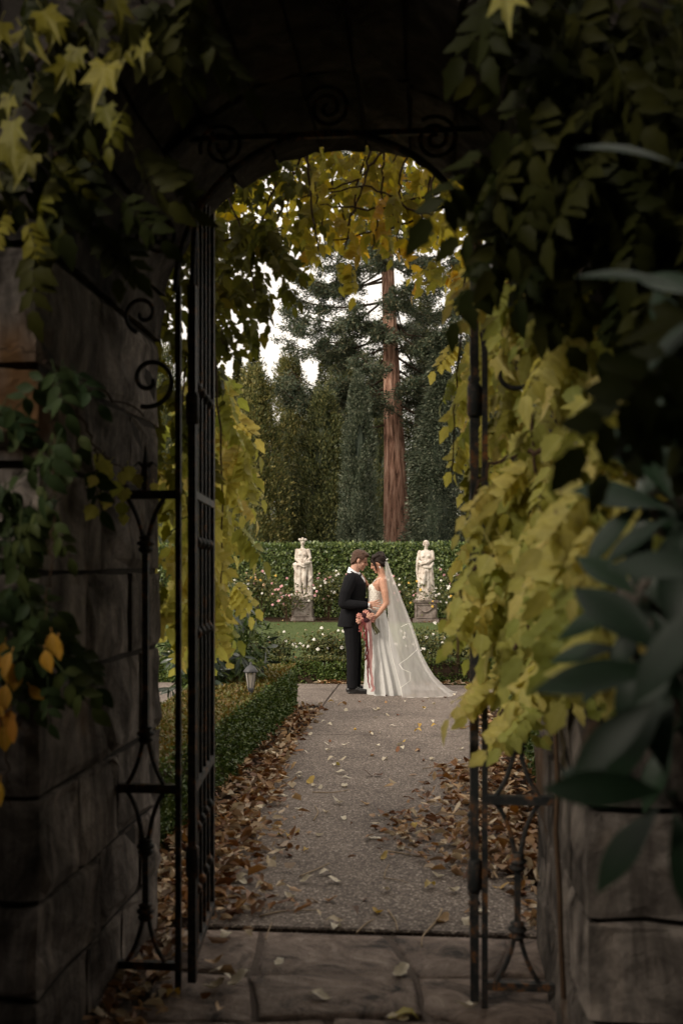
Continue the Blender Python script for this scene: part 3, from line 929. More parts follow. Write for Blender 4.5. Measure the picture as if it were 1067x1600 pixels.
def gate_leaf(a, b, label):
    """leaf swung open: a = hinge (x, y), b = free end"""
    a = np.array(a); b = np.array(b)
    t = thing('iron_gate_leaf', (a[0], a[1], 0), label, 'gate', 'open leaves of the iron gate')
    I = M['iron']
    def at(u, z): 
        p = a + (b - a) * u
        return (p[0], p[1], z)
    def top(u): return 2.63 + 0.55 * math.sqrt(max(1 - (1 - u) ** 2, 0))
    MB().bar(at(0, 0.05), at(0, 2.66), 0.030).obj('stile', I, t)
    MB().bar(at(1, 0.08), at(1, 3.16), 0.024).obj('stile', I, t)
    for z in (0.13, 0.77, 1.877):
        MB().tube([at(0.0, z), at(1, z)], 0.02, 4, (1, 1)).obj('rail', I, t)
    MB().tube([at(u, top(u)) for u in np.linspace(0, 1, 12)], 0.013, 6).obj('arched_rail', I, t)
    for k, u in enumerate((0.2, 0.4, 0.6, 0.8)):
        br = MB().bar(at(u, 0.13), at(u, top(u)), 0.013).obj('bar', I, t)
        for z in (0.36, 0.6, 1.35, 1.70, 2.3):
            p = at(u, z)
            MB().lathe([(0.010, -0.022), (0.02, -0.01), (0.024, 0.0), (0.02, 0.01), (0.010, 0.022)], p, 8).obj('collar', I, br, True)
    for u in (0.1, 0.9):
        p = at(u, 1.0)
    MB().lathe([(0.02, -0.06), (0.026, -0.05), (0.026, 0.05), (0.02, 0.06)], at(0, 0.5), 10).obj('hinge', I, t, True)
    MB().lathe([(0.02, -0.06), (0.026, -0.05), (0.026, 0.05), (0.02, 0.06)], at(0, 2.2), 10).obj('hinge', I, t, True)
    return t
gate_leaf((XA(301, YL), YL), (XA(331, 4.42), 4.42), 'rusty open gate leaf seen slantwise beside the bare stone jamb')
gate_leaf((XA(741, YR), YR), (XA(738, 4.3), 4.3), 'black open gate leaf seen edge on beside the yellow vine')

hoop = thing('iron_overthrow', (AC, 3.74, 2.63), 'black iron hoop and scrolls under the dark arch', 'overthrow')
hx = (XPL + XPR) / 2; hr = (XPR - XPL) / 2
MB().tube(arc((hx, 3.74, 2.63), hr, hr, math.pi, 0, 40), 0.013, 6).obj('hoop', M['iron'], hoop)
for k in range(5):
    a = math.pi * (k + 0.5) / 5
    c = (hx + math.cos(a) * (hr + 0.10), 3.74, 2.63 + math.sin(a) * (hr + 0.09))
    MB().tube(arc(c, 0.01, 0.085, a, a + 4.4 * math.pi, 40), 0.008, 5).obj('scroll', M['iron'], hoop)
MB().bar((hx - hr - 0.12, 3.74, 3.19), (hx + hr + 0.12, 3.74, 3.19), 0.02).obj('cross_bar', M['iron'], hoop)

# ================================================================== trees
def blob_noise(p, k=1.0, seed=0):
    """cheap smooth noise for lumpy outlines"""
    r = np.random.default_rng(seed)
    out = np.zeros(len(p))
    for _ in range(7):
        w_ = r.normal(size=3) * k; ph = r.uniform(0, 6.28)
        out += np.sin(p @ w_ + ph)
    return out / 7

def conifer(px, Y, top_y, rad, mat, label, n=22000, plume=1.0, kind='columnar', spray=0.2, base_r=None, seed=1):
    bx = XA(px, Y); h = P(px, top_y, Y)[2]
    t = thing('conifer_tree', (bx, Y, 0), label, 'tree', 'conifers behind the tall hedge')
    MB().tube([(bx, Y, -0.02), (bx, Y, h * 0.5), (bx, Y, h * 0.93)], [0.16, 0.1, 0.02], 8).obj('trunk', M['bark'], t)
    # plumes: upright lobes standing on the outline of the crown
    r = np.random.default_rng(seed)
    n = int(n * 1.7)
    NP = 190
    u = r.random(NP) ** 0.85
    a = r.uniform(0, 2 * math.pi, NP)
    prof = (1 - u) ** 0.62 * 0.92 + 0.08 if kind == 'columnar' else (1 - u) * 0.97 + 0.03
    rr_ = rad * prof * r.uniform(0.58, 1.1, NP)
    pc = np.stack([bx + np.cos(a) * rr_, Y + np.sin(a) * rr_, 0.3 + u * (h - 0.9)], 1)
    wd = rad * (0.15 + 0.24 * r.random(NP)) * (1 - 0.5 * u)
    ht = wd * r.uniform(1.6, 3.2, NP) * plume
    which = r.integers(0, NP, n)
    q = unit(n); q *= (rng.random(n) ** 0.33)[:, None]
    pos = pc[which] + q * np.stack([wd[which], wd[which], ht[which]], 1)
    out = pos - np.array([bx, Y, 0]); out[:, 2] = 0
    out /= np.linalg.norm(out, axis=1)[:, None] + 1e-6
    pos[:, 2] = np.clip(pos[:, 2], 0.05, h)
    if kind == 'drooping':
        d = out * 1.0 + unit(n) * 0.6 + np.array([0, 0, -0.25])
    else:
        d = out * 0.6 + unit(n) * 0.6 + np.array([0, 0, 0.8])
    nn = out * 0.8 + unit(n) * 0.7
    size = spray * 0.72 * rng.uniform(0.6, 1.3, n)
    cloud_obj('crown', t, pos, d, nn, size, SPRAY, mat)
    # inner boughs that close the crown
    mb = MB()
    secs = []
    for k in range(9):
        uu = k / 8
        pr = ((1 - uu) ** 0.62 * 0.92 + 0.08 if kind == 'columnar' else (1 - uu) * 0.97 + 0.03)
        secs.append((bx, Y, 0.2 + uu * (h - 0.9), rad * pr * 0.46, rad * pr * 0.46))
    mb.loft(secs, 14, lambda i, an: 1 + 0.14 * math.sin(an * 5 + i * 2.1) + 0.1 * math.sin(an * 3 - i))
    o = mb.obj('inner_boughs', mat, t)
    at = o.data.attributes.new('rnd', 'FLOAT', 'POINT')
    at.data.foreach_set('value', (rng.random(len(o.data.vertices)) * 0.3).astype(np.float32))
    return t

conifer(398, 40, 562, 1.75, M['leyland'], 'tall olive conifer with sunlit tip above the hedge by the yellow vine', 30000, 1.0, seed=2)
conifer(505, 42, 600, 1.9, M['leyland_dark'], 'broad dark green conifer rising behind the crowned statue', 30000, 0.8, seed=3)
conifer(452, 50, 545, 2.0, M['leyland'], 'olive conifer in the gap between two nearer conifers', 22000, 1.0, seed=4)
conifer(561, 38, 572, 0.92, M['spruce'], 'narrow grey green conifer touching the red trunk', 26000, 1.5, spray=0.15, seed=15)
conifer(540, 55, 520, 2.4, M['leyland_dark'], 'far dark conifer behind the narrow grey green one', 20000, 1.0, seed=6)
conifer(340, 46, 585, 2.2, M['leyland_dark'], 'dark conifer half hidden by the hanging vine', 20000, 1.0, seed=7)
conifer(688, 43, 505, 2.0, M['spruce'], 'dark grey green conifer behind the statue with folded arms', 26000, 1.0, 'drooping', seed=8)
conifer(755, 47, 480, 2.4, M['leyland_dark'], 'dark conifer glimpsed behind the open black gate leaf', 20000, 1.0, seed=9)
conifer(662, 54, 450, 2.6, M['leyland_dark'], 'far dark conifer directly behind the red trunk', 20000, 1.0, 'drooping', seed=10)
conifer(250, 44, 520, 2.6, M['leyland_dark'], 'dark conifer behind the rusty gate panel', 12000, 1.0, seed=12)
conifer(840, 42, 540, 2.6, M['leyland_dark'], 'dark conifer behind the vine covered jamb', 12000, 1.0, seed=13)
conifer(597, 52, 548, 1.9, M['leyland_dark'], 'dark conifer filling the gap beside the red trunk', 20000, 1.0, seed=14)

# thin spire of a far fir that shows against the sky
def far_fir(px, Y, top_y, rad, label, seed):
    bx = XA(px, Y); h = P(px, top_y, Y)[2]
    t = thing('fir_tree', (bx, Y, 0), label, 'tree', 'far firs against the sky')
    MB().tube([(bx, Y, -0.02), (bx, Y, h)], [0.2, 0.02], 6).obj('trunk', M['bark'], t)
    r = np.random.default_rng(seed)
    n = 9000
    u = r.random(n) ** 0.7
    a = r.uniform(0, 6.283, n)
    tier = 0.6 + 0.4 * np.abs(np.sin(u * 38 + a * 0.6))
    q = rad * (1 - u) * tier * np.sqrt(r.random(n))
    pos = np.stack([bx + np.cos(a) * q, Y + np.sin(a) * q, 0.5 + u * (h - 0.6)], 1)
    out = np.stack([np.cos(a), np.sin(a), np.full(n, -0.15)], 1)
    cloud_obj('crown', t, pos, out + unit(n) * 0.4, np.array([0, 0, 1.0]) + unit(n) * 0.6, 0.32 * rng.uniform(0.6, 1.3, n), SPRAY, M['leyland_dark'])
far_fir(398, 70, 520, 2.6, 'thin fir spire showing against the white sky', 21)
far_fir(372, 74, 548, 2.4, 'small far fir lowest against the white sky', 22)
far_fir(508, 72, 525, 2.8, 'far fir seen under the sequoia boughs', 23)

# ------------------------------------------------------------------ the giant sequoia
SY = 45.0
sb = P(624, 888, SY); sb[2] = 0
seq = thing('sequoia_tree', (sb[0], SY, 0), 'giant sequoia with tall reddish fibrous trunk and drooping boughs', 'tree')
def seq_axis(z):
    # leans a little towards the bright gap
    top = P(606, 425, SY)
    t = z / top[2]
    return np.array([sb[0] + (top[0] - sb[0]) * t, SY, z])
def seq_rad(z):
    return 0.66 * math.exp(-z / 10.5) + 0.16 * math.exp(-z / 1.2) + 0.10
mb = MB()
secs = []
zs = np.linspace(-0.05, 23, 60)
for z in zs:
    c = seq_axis(z); q = max(seq_rad(z), 0.05) * (1 if z < 20 else max(0.1, (23.2 - z) / 3.2))
    secs.append((c[0], c[1], z, q, q))
mb.loft(secs, 40, lambda i, a: 1 + 0.045 * math.sin(a * 11 + 0.35 * math.sin(i * 0.5)) + 0.03 * math.sin(a * 17 + i * 0.21) + 0.03 * math.sin(a * 3 + i * 0.1))
mb.obj('trunk', M['sequoia'], seq, True)
rq = random.Random(17)
fpos = []; fdir = []
boughs = []
# (height, azimuth from +x in degrees, length)
for k in range(46):
    z = 8.4 + 14.0 * (k / 46) ** 1.0 + rq.uniform(-0.25, 0.25)
    az = (k * 137.5 + rq.uniform(-25, 25)) % 360
    L = rq.uniform(2.6, 4.9) * (1.0 if z < 15 else max(0.35, (24 - z) / 9))
    boughs.append((z, az, L))
boughs += [(11.5, 265, 2.2), (13.6, 282, 2.4), (10.0, 302, 2.2), (14.9, 258, 2.5), (12.4, 238, 2.8), (15.8, 290, 2.4), (8.9, 232, 2.6), (8.0, 182, 3.0), (9.4, 176, 4.8), (10.6, 186, 5.0), (11.8, 170, 5.0), (12.4, 188, 4.6), (13.3, 178, 4.8), (14.2, 172, 4.3), (11.0, 200, 4.6), (12.8, 205, 4.4),
           (7.6, 5, 2.6), (13.8, -5, 3.2), (15.0, 10, 3.0), (11.2, -3, 3.6), (12.6, 18, 3.4), (9.6, 15, 3.4), (9.0, -8, 3.2), (10.5, 12, 3.4), (12.0, -14, 3.3), (13.2, 6, 3.0), (14.5, 180, 4.0), (15.3, 185, 3.6), (6.8, -30, 2.6), (8.6, -40, 2.8)]
for z, az, L in boughs:
    a = R(az)
    p0 = seq_axis(z)
    dirn = np.array([math.cos(a), math.sin(a), 0])
    sag = rq.uniform(0.05, 0.5) * L
    pts = []
    for t in np.linspace(0, 1, 10):
        zz = -sag * math.sin(t * 2.0) + 0.20 * L * t ** 3 + 0.1 * t
        side = np.array([-dirn[1], dirn[0], 0]) * math.sin(t * 4 + az) * 0.12 * L * 0.3
        pts.append(p0 + dirn * L * t + side + np.array([0, 0, zz]))
    pts = np.array(pts)
    r0 = 0.03 + 0.007 * L
    MB().tube(pts, np.linspace(r0, 0.010, 10), 6).obj('bough', M['bark'], seq)
    twigs = MB()
    for j in range(int(10 + L * 4)):
        t = rq.uniform(0.12, 1.0) ** 0.8
        i = min(int(t * 9), 8); b = pts[i] + (pts[i + 1] - pts[i]) * (t * 9 - i)
        ta = a + rq.choice((-1, 1)) * R(rq.uniform(20, 80))
        l2 = rq.uniform(0.35, 1.15) * (1.15 - 0.5 * t)
        d2 = np.array([math.cos(ta), math.sin(ta), rq.uniform(-0.7, 0.25)])
        e = b + d2 * l2 + np.array([0, 0, -0.12 * l2])
        m_ = (b + e) / 2 + np.array([0, 0, -0.06])
        twigs.tube([b, m_, e], [0.016, 0.011, 0.005], 4)
        nf = int(60 + 60 * t)
        tt = np.array([rq.random() ** 0.6 for _ in range(nf)])
        pp = b + (e - b) * tt[:, None] + unit(nf) * (0.05 + 0.20 * rng.random(nf) ** 0.7)[:, None]
        fpos.append(pp)
        fdir.append(np.tile(d2 / np.linalg.norm(d2), (nf, 1)) * 0.8 + unit(nf) * 0.75 + np.array([0, 0, 0.15]))
    twigs.obj('bough_twigs', M['bark'], seq, kind='stuff')
fpos = np.concatenate(fpos); fdir = np.concatenate(fdir)
cloud_obj('crown', seq, fpos, fdir, unit(len(fpos)), 0.15 * rng.uniform(0.6, 1.3, len(fpos)), SPRAY, M['sequoia_leaf'])

# ------------------------------------------------------------------ unseen trees added around the camera to keep the gateway in shade
def added_shade_tree(x, y, label, seed, c=None, rad=(4.6, 4.2, 2.6), n=9000):
    c = c or (x, y, 6.6)
    t = thing('added_shade_tree', (x, y, 0), label, 'tree', 'unseen trees added to shade the near side of the gateway')
    MB().tube([(x, y, -0.02), (x + (c[0] - x) * 0.2, y + (c[1] - y) * 0.2, c[2] * 0.45), (c[0], c[1], c[2])], [0.3, 0.22, 0.10], 10).obj('trunk', M['bark'], t)
    q = unit(n) * (rng.random(n) ** 0.33)[:, None]
    pos = q * np.array(rad) + np.array(c)
    pos += (np.stack([blob_noise(pos, 1.2, seed), blob_noise(pos, 1.2, seed + 1), blob_noise(pos, 1.2, seed + 2)], 1)) * 0.5
    cloud_obj('crown', t, pos, unit(n), unit(n) + np.array([0, 0, 0.8]), 0.42 * rng.uniform(0.6, 1.3, n), OVAL, M['shade_leaf'])
added_shade_tree(3.6, -1.2, 'unseen leafy tree added to shade the rhododendron side of the gateway', 32)
added_shade_tree(-0.6, -6.0, 'unseen leafy tree added for shade behind the viewer', 33)
added_shade_tree(-4.2, -4.4, 'unseen low crowned tree added for shade beside the viewer on the bare stone side', 34, (-3.4, -4.3, 4.8), (2.8, 2.6, 2.8), 6000)
added_shade_tree(-5.2, 0.4, 'unseen high crowned tree added for shade over the bare stone side', 35, (-2.9, 0.2, 8.3), (3.3, 2.6, 2.0), 6000)

# ================================================================== hedges
def hedge_cloud(name, parent, x0, x1, y0, y1, z0, z1, n, size, proto, mats, top_share, lump=0.03, faces=('f', 't', 'l', 'r')):
    """leaves over the clipped faces of a hedge; top leaves may have their own colour"""
    areas = {'f': (x1 - x0) * (z1 - z0), 'b': (x1 - x0) * (z1 - z0), 't': (x1 - x0) * (y1 - y0), 'l': (y1 - y0) * (z1 - z0), 'r': (y1 - y0) * (z1 - z0)}
    tot = sum(areas[f] for f in faces)
    side_p = []; side_n = []; top_p = []; top_n = []
    for f in faces:
        m = int(n * areas[f] / tot)
        u, v = rng.random(m), rng.random(m)
        X = x0 + (x1 - x0) * u; Yy = y0 + (y1 - y0) * u; Z = z0 + (z1 - z0) * v
        if f == 't': p = np.stack([X, y0 + (y1 - y0) * v, np.full(m, z1)], 1); nn = (0, 0, 1)
        if f == 'f': p = np.stack([X, np.full(m, y0), Z], 1); nn = (0, -1, 0)
        if f == 'b': p = np.stack([X, np.full(m, y1), Z], 1); nn = (0, 1, 0)
        if f == 'l': p = np.stack([np.full(m, x0), Yy, Z], 1); nn = (-1, 0, 0)
        if f == 'r': p = np.stack([np.full(m, x1), Yy, Z], 1); nn = (1, 0, 0)
        nn = np.array(nn, float)
        bl = blob_noise(p, 4.0, 77) * lump + blob_noise(p, 17.0, 78) * lump * 0.7
        p = p + nn * (bl + rng.normal(size=m) * size * 0.45 - size * 0.3)[:, None]
        N = np.tile(nn, (m, 1))
        if f == 't': top_p.append(p); top_n.append(N)
        else: side_p.append(p); side_n.append(N)
    for nm, ps, ns, mt in ((name, side_p, side_n, mats[0]), ('top_growth', top_p, top_n, mats[1])):
        if not ps: continue
        p = np.concatenate(ps); N = np.concatenate(ns); m = len(p)
        d = unit(m) + np.array([0, 0, 0.35]) + N * 0.5
        cloud_obj(nm, parent, p, d, N + unit(m) * 0.75, size * rng.uniform(0.65, 1.35, m), proto, mt)
    # dense twiggy inside
    g = size * 0.9
    mb = MB(); mb.box(((x0 + x1) / 2, (y0 + y1) / 2, (z0 + z1 - g) / 2), (x1 - x0 - 2 * g, y1 - y0 - 2 * g, z1 - z0 - g))
    mb.obj('inner_twigs', M['bark'], parent)

hd = thing('tall_hedge', (-3, 33, 0), 'tall clipped laurel hedge behind both statues', 'hedge')
hedge_cloud('foliage', hd, -13, 8, 33.0, 34.4, 0.0, 2.33, 90000, 0.10, OVAL, (M['laurel'], M['laurel']), 0, 0.04)
hl = thing('box_hedge', (-1.85, 8.2, 0), 'low clipped box hedge along the path, its top browned', 'hedge')
hedge_cloud('foliage', hl, -2.15, -1.5, 4.95, 11.5, 0.0, 0.50, 62000, 0.030, OVAL, (M['box'], M['box_top']), 0, 0.022, ('f', 't', 'r', 'l', 'b'))
hr_ = thing('box_hedge', (1.1, 8.2, 0), 'low box hedge seen through the black iron panel', 'hedge')
hedge_cloud('foliage', hr_, 0.80, 1.6, 5.0, 11.5, 0.0, 0.52, 42000, 0.032, OVAL, (M['box'], M['box']), 0, 0.025, ('f', 't', 'l', 'b'))

# unseen yew hedges added to darken the near side of the gateway
def yew(x0, x1, y0, y1, h, label):
    t = thing('added_yew_hedge', ((x0 + x1) / 2, (y0 + y1) / 2, 0), label, 'hedge', 'unseen yew hedges added to shade the near side')
    hedge_cloud('foliage', t, x0, x1, y0, y1, 0, h, 9000, 0.14, OVAL, (M['shade_leaf'], M['shade_leaf']), 0, 0.08, ('f', 't', 'l', 'r', 'b'))
yew(-4.4, -3.2, -0.3, 2.6, 3.3, 'unseen yew hedge added for shade by the bare stone wall')
yew(-6.6, -5.4, -7.0, -0.4, 4.4, 'unseen long yew hedge added for shade on the bare stone side')
yew(2.7, 4.4, -7.0, 2.7, 4.6, 'unseen high yew hedge added for shade behind the big rhododendron')
yew(-4.1, 2.6, -8.4, -7.1, 4.4, 'unseen yew hedge added for shade, closing the near side')

# low box edging behind the cross path
def edging(x0, x1, y0, y1, h, label, n, seed):
    t = thing('box_edging', ((x0 + x1) / 2, (y0 + y1) / 2, 0), label, 'hedge', 'low box edging behind the couple')
    hedge_cloud('foliage', t, x0, x1, y0, y1, 0, h, n, 0.036, OVAL, (M['box'], M['rose_leaf']), 0, 0.085, ('f', 't', 'l', 'r'))
edging(-4.6, -1.02, 14.05, 14.6, 0.30, 'low box edging behind the groom', 26000, 1)
edging(-0.98, 3.2, 14.05, 14.7, 0.36, 'low box edging behind the bride and veil', 30000, 2)

# ------------------------------------------------------------------ roses
def rose_mesh(mat, name='rose'):
    mb = MB()
    for ring, (r_, z, n, tilt) in enumerate(((0.36, 0.0, 6, 0.35), (0.22, 0.12, 5, 0.7), (0.1, 0.2, 3, 1.1))):
        for k in range(n):
            a = 2 * math.pi * k / n + ring * 0.5
            c, s = math.cos(a), math.sin(a)
            w_ = 0.30 if ring == 0 else 0.22
            o = np.array([c, s, 0]); q = np.array([-s, c, 0])
            up = np.array([0, 0, 1.0])
            b = up * z
            V = [b, b + o * r_ * 0.7 + q * w_ + up * 0.16 * tilt, b + o * (r_ + 0.14) + up * 0.3 * tilt, b + o * r_ * 0.7 - q * w_ + up * 0.16 * tilt]
            mb.add(V, [(0, 1, 2, 3)])
    mb.ell((0, 0, 0.2), (0.11, 0.11, 0.13), None, 6, 4)
    return mb.mesh(name, mat, True)
ROSE = {k: rose_mesh(M['rose_' + k]) for k in ('white', 'pink', 'apricot', 'yellow')}

def rose_bush(x, y, w_, h, label, blooms, nl=2200, nb=12, size=0.06, fl=0.085, z0=0.05, group='rose bushes'):
    t = thing('rose_bush', (x, y, 0), label, 'rose bush', group)
    mb = MB(); tips = []
    for k in range(11):
        a = rng.uniform(0, 6.28); q = rng.uniform(0.3, 1.0) * w_
        e = np.array([x + math.cos(a) * q, y + math.sin(a) * q * 0.7, h * rng.uniform(0.65, 1.05)])
        m_ = np.array([x + math.cos(a) * q * 0.45, y + math.sin(a) * q * 0.3, h * 0.5])
        mb.tube([(x + math.cos(a) * 0.05, y, 0.0), m_, e], [0.012, 0.008, 0.004], 5)
        tips.append((m_, e))
    mb.obj('cane', M['twig'], t)
    i = rng.integers(0, len(tips), nl)
    tt = rng.random(nl) ** 0.7
    m0 = np.array([tips[k][0] for k in i]); e0 = np.array([tips[k][1] for k in i])
    pos = m0 + (e0 - m0) * tt[:, None] + rng.normal(size=(nl, 3)) * np.array([0.16, 0.13, 0.12]) * (w_ / 0.5)
    pos[:, 2] = np.clip(pos[:, 2], z0, h * 1.12)
    cloud_obj('foliage', t, pos, unit(nl) + np.array([0, 0, 0.2]), unit(nl) + np.array([0, -0.3, 0.7]), size * rng.uniform(0.6, 1.3, nl), OVAL, M['rose_leaf'])
    for k in range(nb):
        j = rng.integers(0, len(tips))
        p = tips[j][1] + rng.normal(size=3) * np.array([0.16, 0.05, 0.10]) + np.array([0, -0.12 * rng.random(), 0.04])
        if rng.random() < 0.35: p[2] *= rng.uniform(0.5, 0.9)
        d = np.array([rng.normal() * 0.5, -0.8, 0.5 + rng.random()])
        put_leaf('rose', ROSE[blooms[k % len(blooms)]], t, p, np.cross(d, [0.3, 0.1, 0.9]), d, fl * rng.uniform(0.7, 1.2))
    return t
near = [(-3.6, 15.0, 0.5, 0.50, 8, 1300, 'white rose bush in the bed behind the dark rhododendron'), (-2.32, 15.0, 0.36, 0.56, 10, 1300, 'loose leafy rose bush with few white blooms beside the lantern'),
        (-1.50, 14.75, 0.30, 0.60, 20, 1900, 'rose bush with a cluster of white blooms behind the groom'), (-1.02, 14.8, 0.3, 0.52, 9, 1300, 'white rose bush directly behind the groom'),
        (-0.12, 14.9, 0.42, 0.62, 16, 1900, 'white rose bush behind the trailing veil'), (0.40, 14.8, 0.42, 0.66, 20, 1900, 'white rose bush between veil and yellow vine'), (1.05, 15.0, 0.5, 0.62, 8, 1500, 'white rose bush hidden behind the open black gate leaf')]
for k, (x, y, w_, h, nb, nl, lb) in enumerate(near):
    rose_bush(x, y, w_, h, lb, ('white',), nl, nb, 0.05, 0.056, 0.18, 'white roses behind the path')
LX, RX = XA(473, 31.3), XA(665, 30.6)
far = [(LX - 2.35, ('apricot', 'white', 'yellow'), 'rose bush with apricot blooms beyond the dark rhododendron', 1.25), (LX - 1.35, ('apricot', 'pink', 'white', 'yellow'), 'mixed apricot and pink rose bush near the crowned statue', 1.35),
       (LX - 0.35, ('pink', 'pink', 'white'), 'pink rose bush at the foot of the crowned statue', 1.05), (LX + 0.75, ('white', 'pink'), 'white rose bush between crowned statue and groom', 1.3),
       (LX + 1.55, ('white', 'white', 'pink'), 'white rose bush seen behind the groom', 1.25), (RX - 1.0, ('white', 'pink'), 'rose bush between the veil and the folded arm statue', 1.15),
       (RX + 0.1, ('white', 'yellow'), 'white and yellow rose bush climbing the folded arm statue', 1.15), (RX + 1.1, ('white', 'pink'), 'white rose bush beside the folded arm statue and vine', 1.4)]
for k, (x, bl, lb, h) in enumerate(far):
    dy = -0.75 if k in (2, 6) else 0.2
    rose_bush(x, 31.3 + dy, 0.62, h, lb, bl, 1900 if k not in (2, 6) else 800, 32, 0.075, 0.09, 0.1, 'roses in front of the tall hedge')

# grass blades
n = 60000
gx = rng.uniform(-9, 4.5, n); gy = 15.4 + (30.2 - 15.4) * rng.random(n) ** 1.2
cloud_obj('grass', None, np.stack([gx, gy, np.zeros(n)], 1), np.stack([rng.normal(size=n) * 0.35, rng.normal(size=n) * 0.35, np.ones(n)], 1), unit(n), 0.055 * rng.uniform(0.6, 1.3, n), BLADEQ, M['grass'])['label'] = 'short mown grass blades of the lawn'

# ------------------------------------------------------------------ dark rhododendron behind the gate leaf
def rhodo_mesh(L, W, mat, seed):
    r = random.Random(seed)
    return simple(L, W, mat, 'leaf', seed, r.uniform(0.08, 0.22), r.uniform(0.12, 0.3), 0.55, 8, 0.02)
RH_FAR = [rhodo_mesh(0.16, 0.036, M['rhodo_far'], k) for k in range(4)]
rc = np.array([-2.08, 9.9, 0.86])
rb = thing('rhododendron_bush', (rc[0], rc[1], 0), 'dark glossy rhododendron bush beside the lantern and box hedge', 'bush')
mb = MB()
for k in range(60):
    v = unit(1)[0]; v[1] -= 0.25; v[0] += 0.2
    c = rc + v / np.linalg.norm(v) * np.array([0.56, 0.6, 0.62]) * rng.uniform(0.78, 1.05)
    if c[2] < 0.3: c[2] = 0.3 + rng.random() * 0.4
    out = (c - rc) / np.linalg.norm(c - rc)
    if k % 3 == 0: mb.tube([(rc[0], rc[1], 0), (rc + c) / 2, c], [0.02, 0.012, 0.006], 5)
    for j in range(7):
        a = 6.283 * j / 7 + rng.random()
        u_ = np.cross(out, [0, 0, 1.0]); u_ /= np.linalg.norm(u_) + 1e-6
        v_ = np.cross(out, u_)
        d = out * 0.35 + u_ * math.cos(a) + v_ * math.sin(a) + np.array([0, 0, -0.75])
        if len(rb.children) < 300:
            put_leaf('leaf', RH_FAR[(k + j) % 4], rb, c, d, out + np.array([0, 0, 0.5]), rng.uniform(0.8, 1.15))
mb.obj('branch', M['bark'], rb)
n = 2600
q = unit(n) * (rng.random(n) ** 0.3)[:, None] * np.array([0.5, 0.55, 0.56]) + rc
q[:, 2] = np.clip(q[:, 2], 0.1, 2)
out = q - rc
cloud_obj('inner_foliage', rb, q, unit(n) + out * 0.8 + np.array([0, 0, -0.3]), out + np.array([0, 0, 0.4]) + unit(n) * 0.4, 0.14 * rng.uniform(0.7, 1.2, n), NEEDLE, M['box'])

# ------------------------------------------------------------------ garden lantern
lp = P(392, 1078, 8.9); lx, ly = lp[0], lp[1]
lan = thing('garden_lantern', (lx, ly, 0), 'small grey metal path lantern above the box hedge', 'lantern')
zb = 0.54
MB().tube([(lx, ly, -0.02), (lx, ly, zb - 0.03)], 0.012, 8).obj('post', M['pewter'], lan)
MB().lathe([(0.014, zb - 0.045), (0.022, zb - 0.02), (0.030, zb), (0.027, zb + 0.01)], (lx, ly, 0), 6).obj('base', M['pewter'], lan)
for k in range(6):
    a = 6.283 * k / 6; b = 6.283 * (k + 1) / 6
    c0, s0, c1, s1 = math.cos(a), math.sin(a), math.cos(b), math.sin(b)
    MB().tube([(lx + c0 * 0.029, ly + s0 * 0.029, zb + 0.01), (lx + c0 * 0.050, ly + s0 * 0.050, zb + 0.15)], 0.004, 4).obj('glazing_bar', M['pewter'], lan)
    q0, q1 = 0.028, 0.048
    MB().add([(lx + c0 * q0, ly + s0 * q0, zb + 0.012), (lx + c1 * q0, ly + s1 * q0, zb + 0.012), (lx + c1 * q1, ly + s1 * q1, zb + 0.148), (lx + c0 * q1, ly + s0 * q1, zb + 0.148)], [(0, 1, 2, 3)]).obj('pane', M['glass'], lan)
MB().lathe([(0.064, zb + 0.147), (0.067, zb + 0.155), (0.048, zb + 0.18), (0.030, zb + 0.20), (0.010, zb + 0.21), (0.012, zb + 0.222), (0.003, zb + 0.24)], (lx, ly, 0), 12).obj('roof', M['pewter'], lan, True)
MB().lathe([(0.012, zb + 0.01), (0.012, zb + 0.09), (0.004, zb + 0.11)], (lx, ly, 0), 8).obj('bulb_holder', M['pewter'], lan)

# ================================================================== statues
def pedestal(x, y, w_, h, mat, label):
    t = thing('stone_pedestal', (x, y, 0), label, 'pedestal', 'statue pedestals')
    MB().box((x, y, 0.045), (w_ * 1.16, w_ * 1.16, 0.11)).obj('plinth', mat, t)
    MB().box((x, y, 0.10 + (h - 0.17) / 2), (w_, w_, h - 0.17)).obj('block', mat, t)
    mb = MB()
    # raised frame and swag on the front
    yf = y - w_ / 2 - 0.012
    for dx, dz, sx, sz in ((0, h - 0.13, w_ * 0.86, 0.03), (0, 0.15, w_ * 0.86, 0.03), (-w_ * 0.42, h / 2 + 0.02, 0.03, h - 0.31), (w_ * 0.42, h / 2 + 0.02, 0.03, h - 0.31)):
        mb.box((x + dx, yf, dz), (sx, 0.03, sz))
    mb.obj('panel_frame', mat, t)
    pts = [(x + w_ * 0.34 * s, yf - 0.004, h * 0.72 - 0.16 * math.cos(s * 1.57)) for s in np.linspace(-1, 1, 13)]
    MB().tube(pts, [0.012 + 0.02 * math.cos(s * 1.57) for s in np.linspace(-1, 1, 13)], 7).obj('carved_swag', mat, t, True)
    MB().box((x, y, h - 0.035), (w_ * 1.12, w_ * 1.12, 0.075)).obj('cap', mat, t)
    return t
PH_L, PH_R = 0.72, 0.66
pedestal(LX, 31.3, 0.62, PH_L, M['pedestal'], 'pale carved pedestal under the crowned statue, screened by pink roses')
pedestal(RX, 30.6, 0.66, PH_R, M['pedestal_dark'], 'grey brown carved pedestal under the folded arm statue')

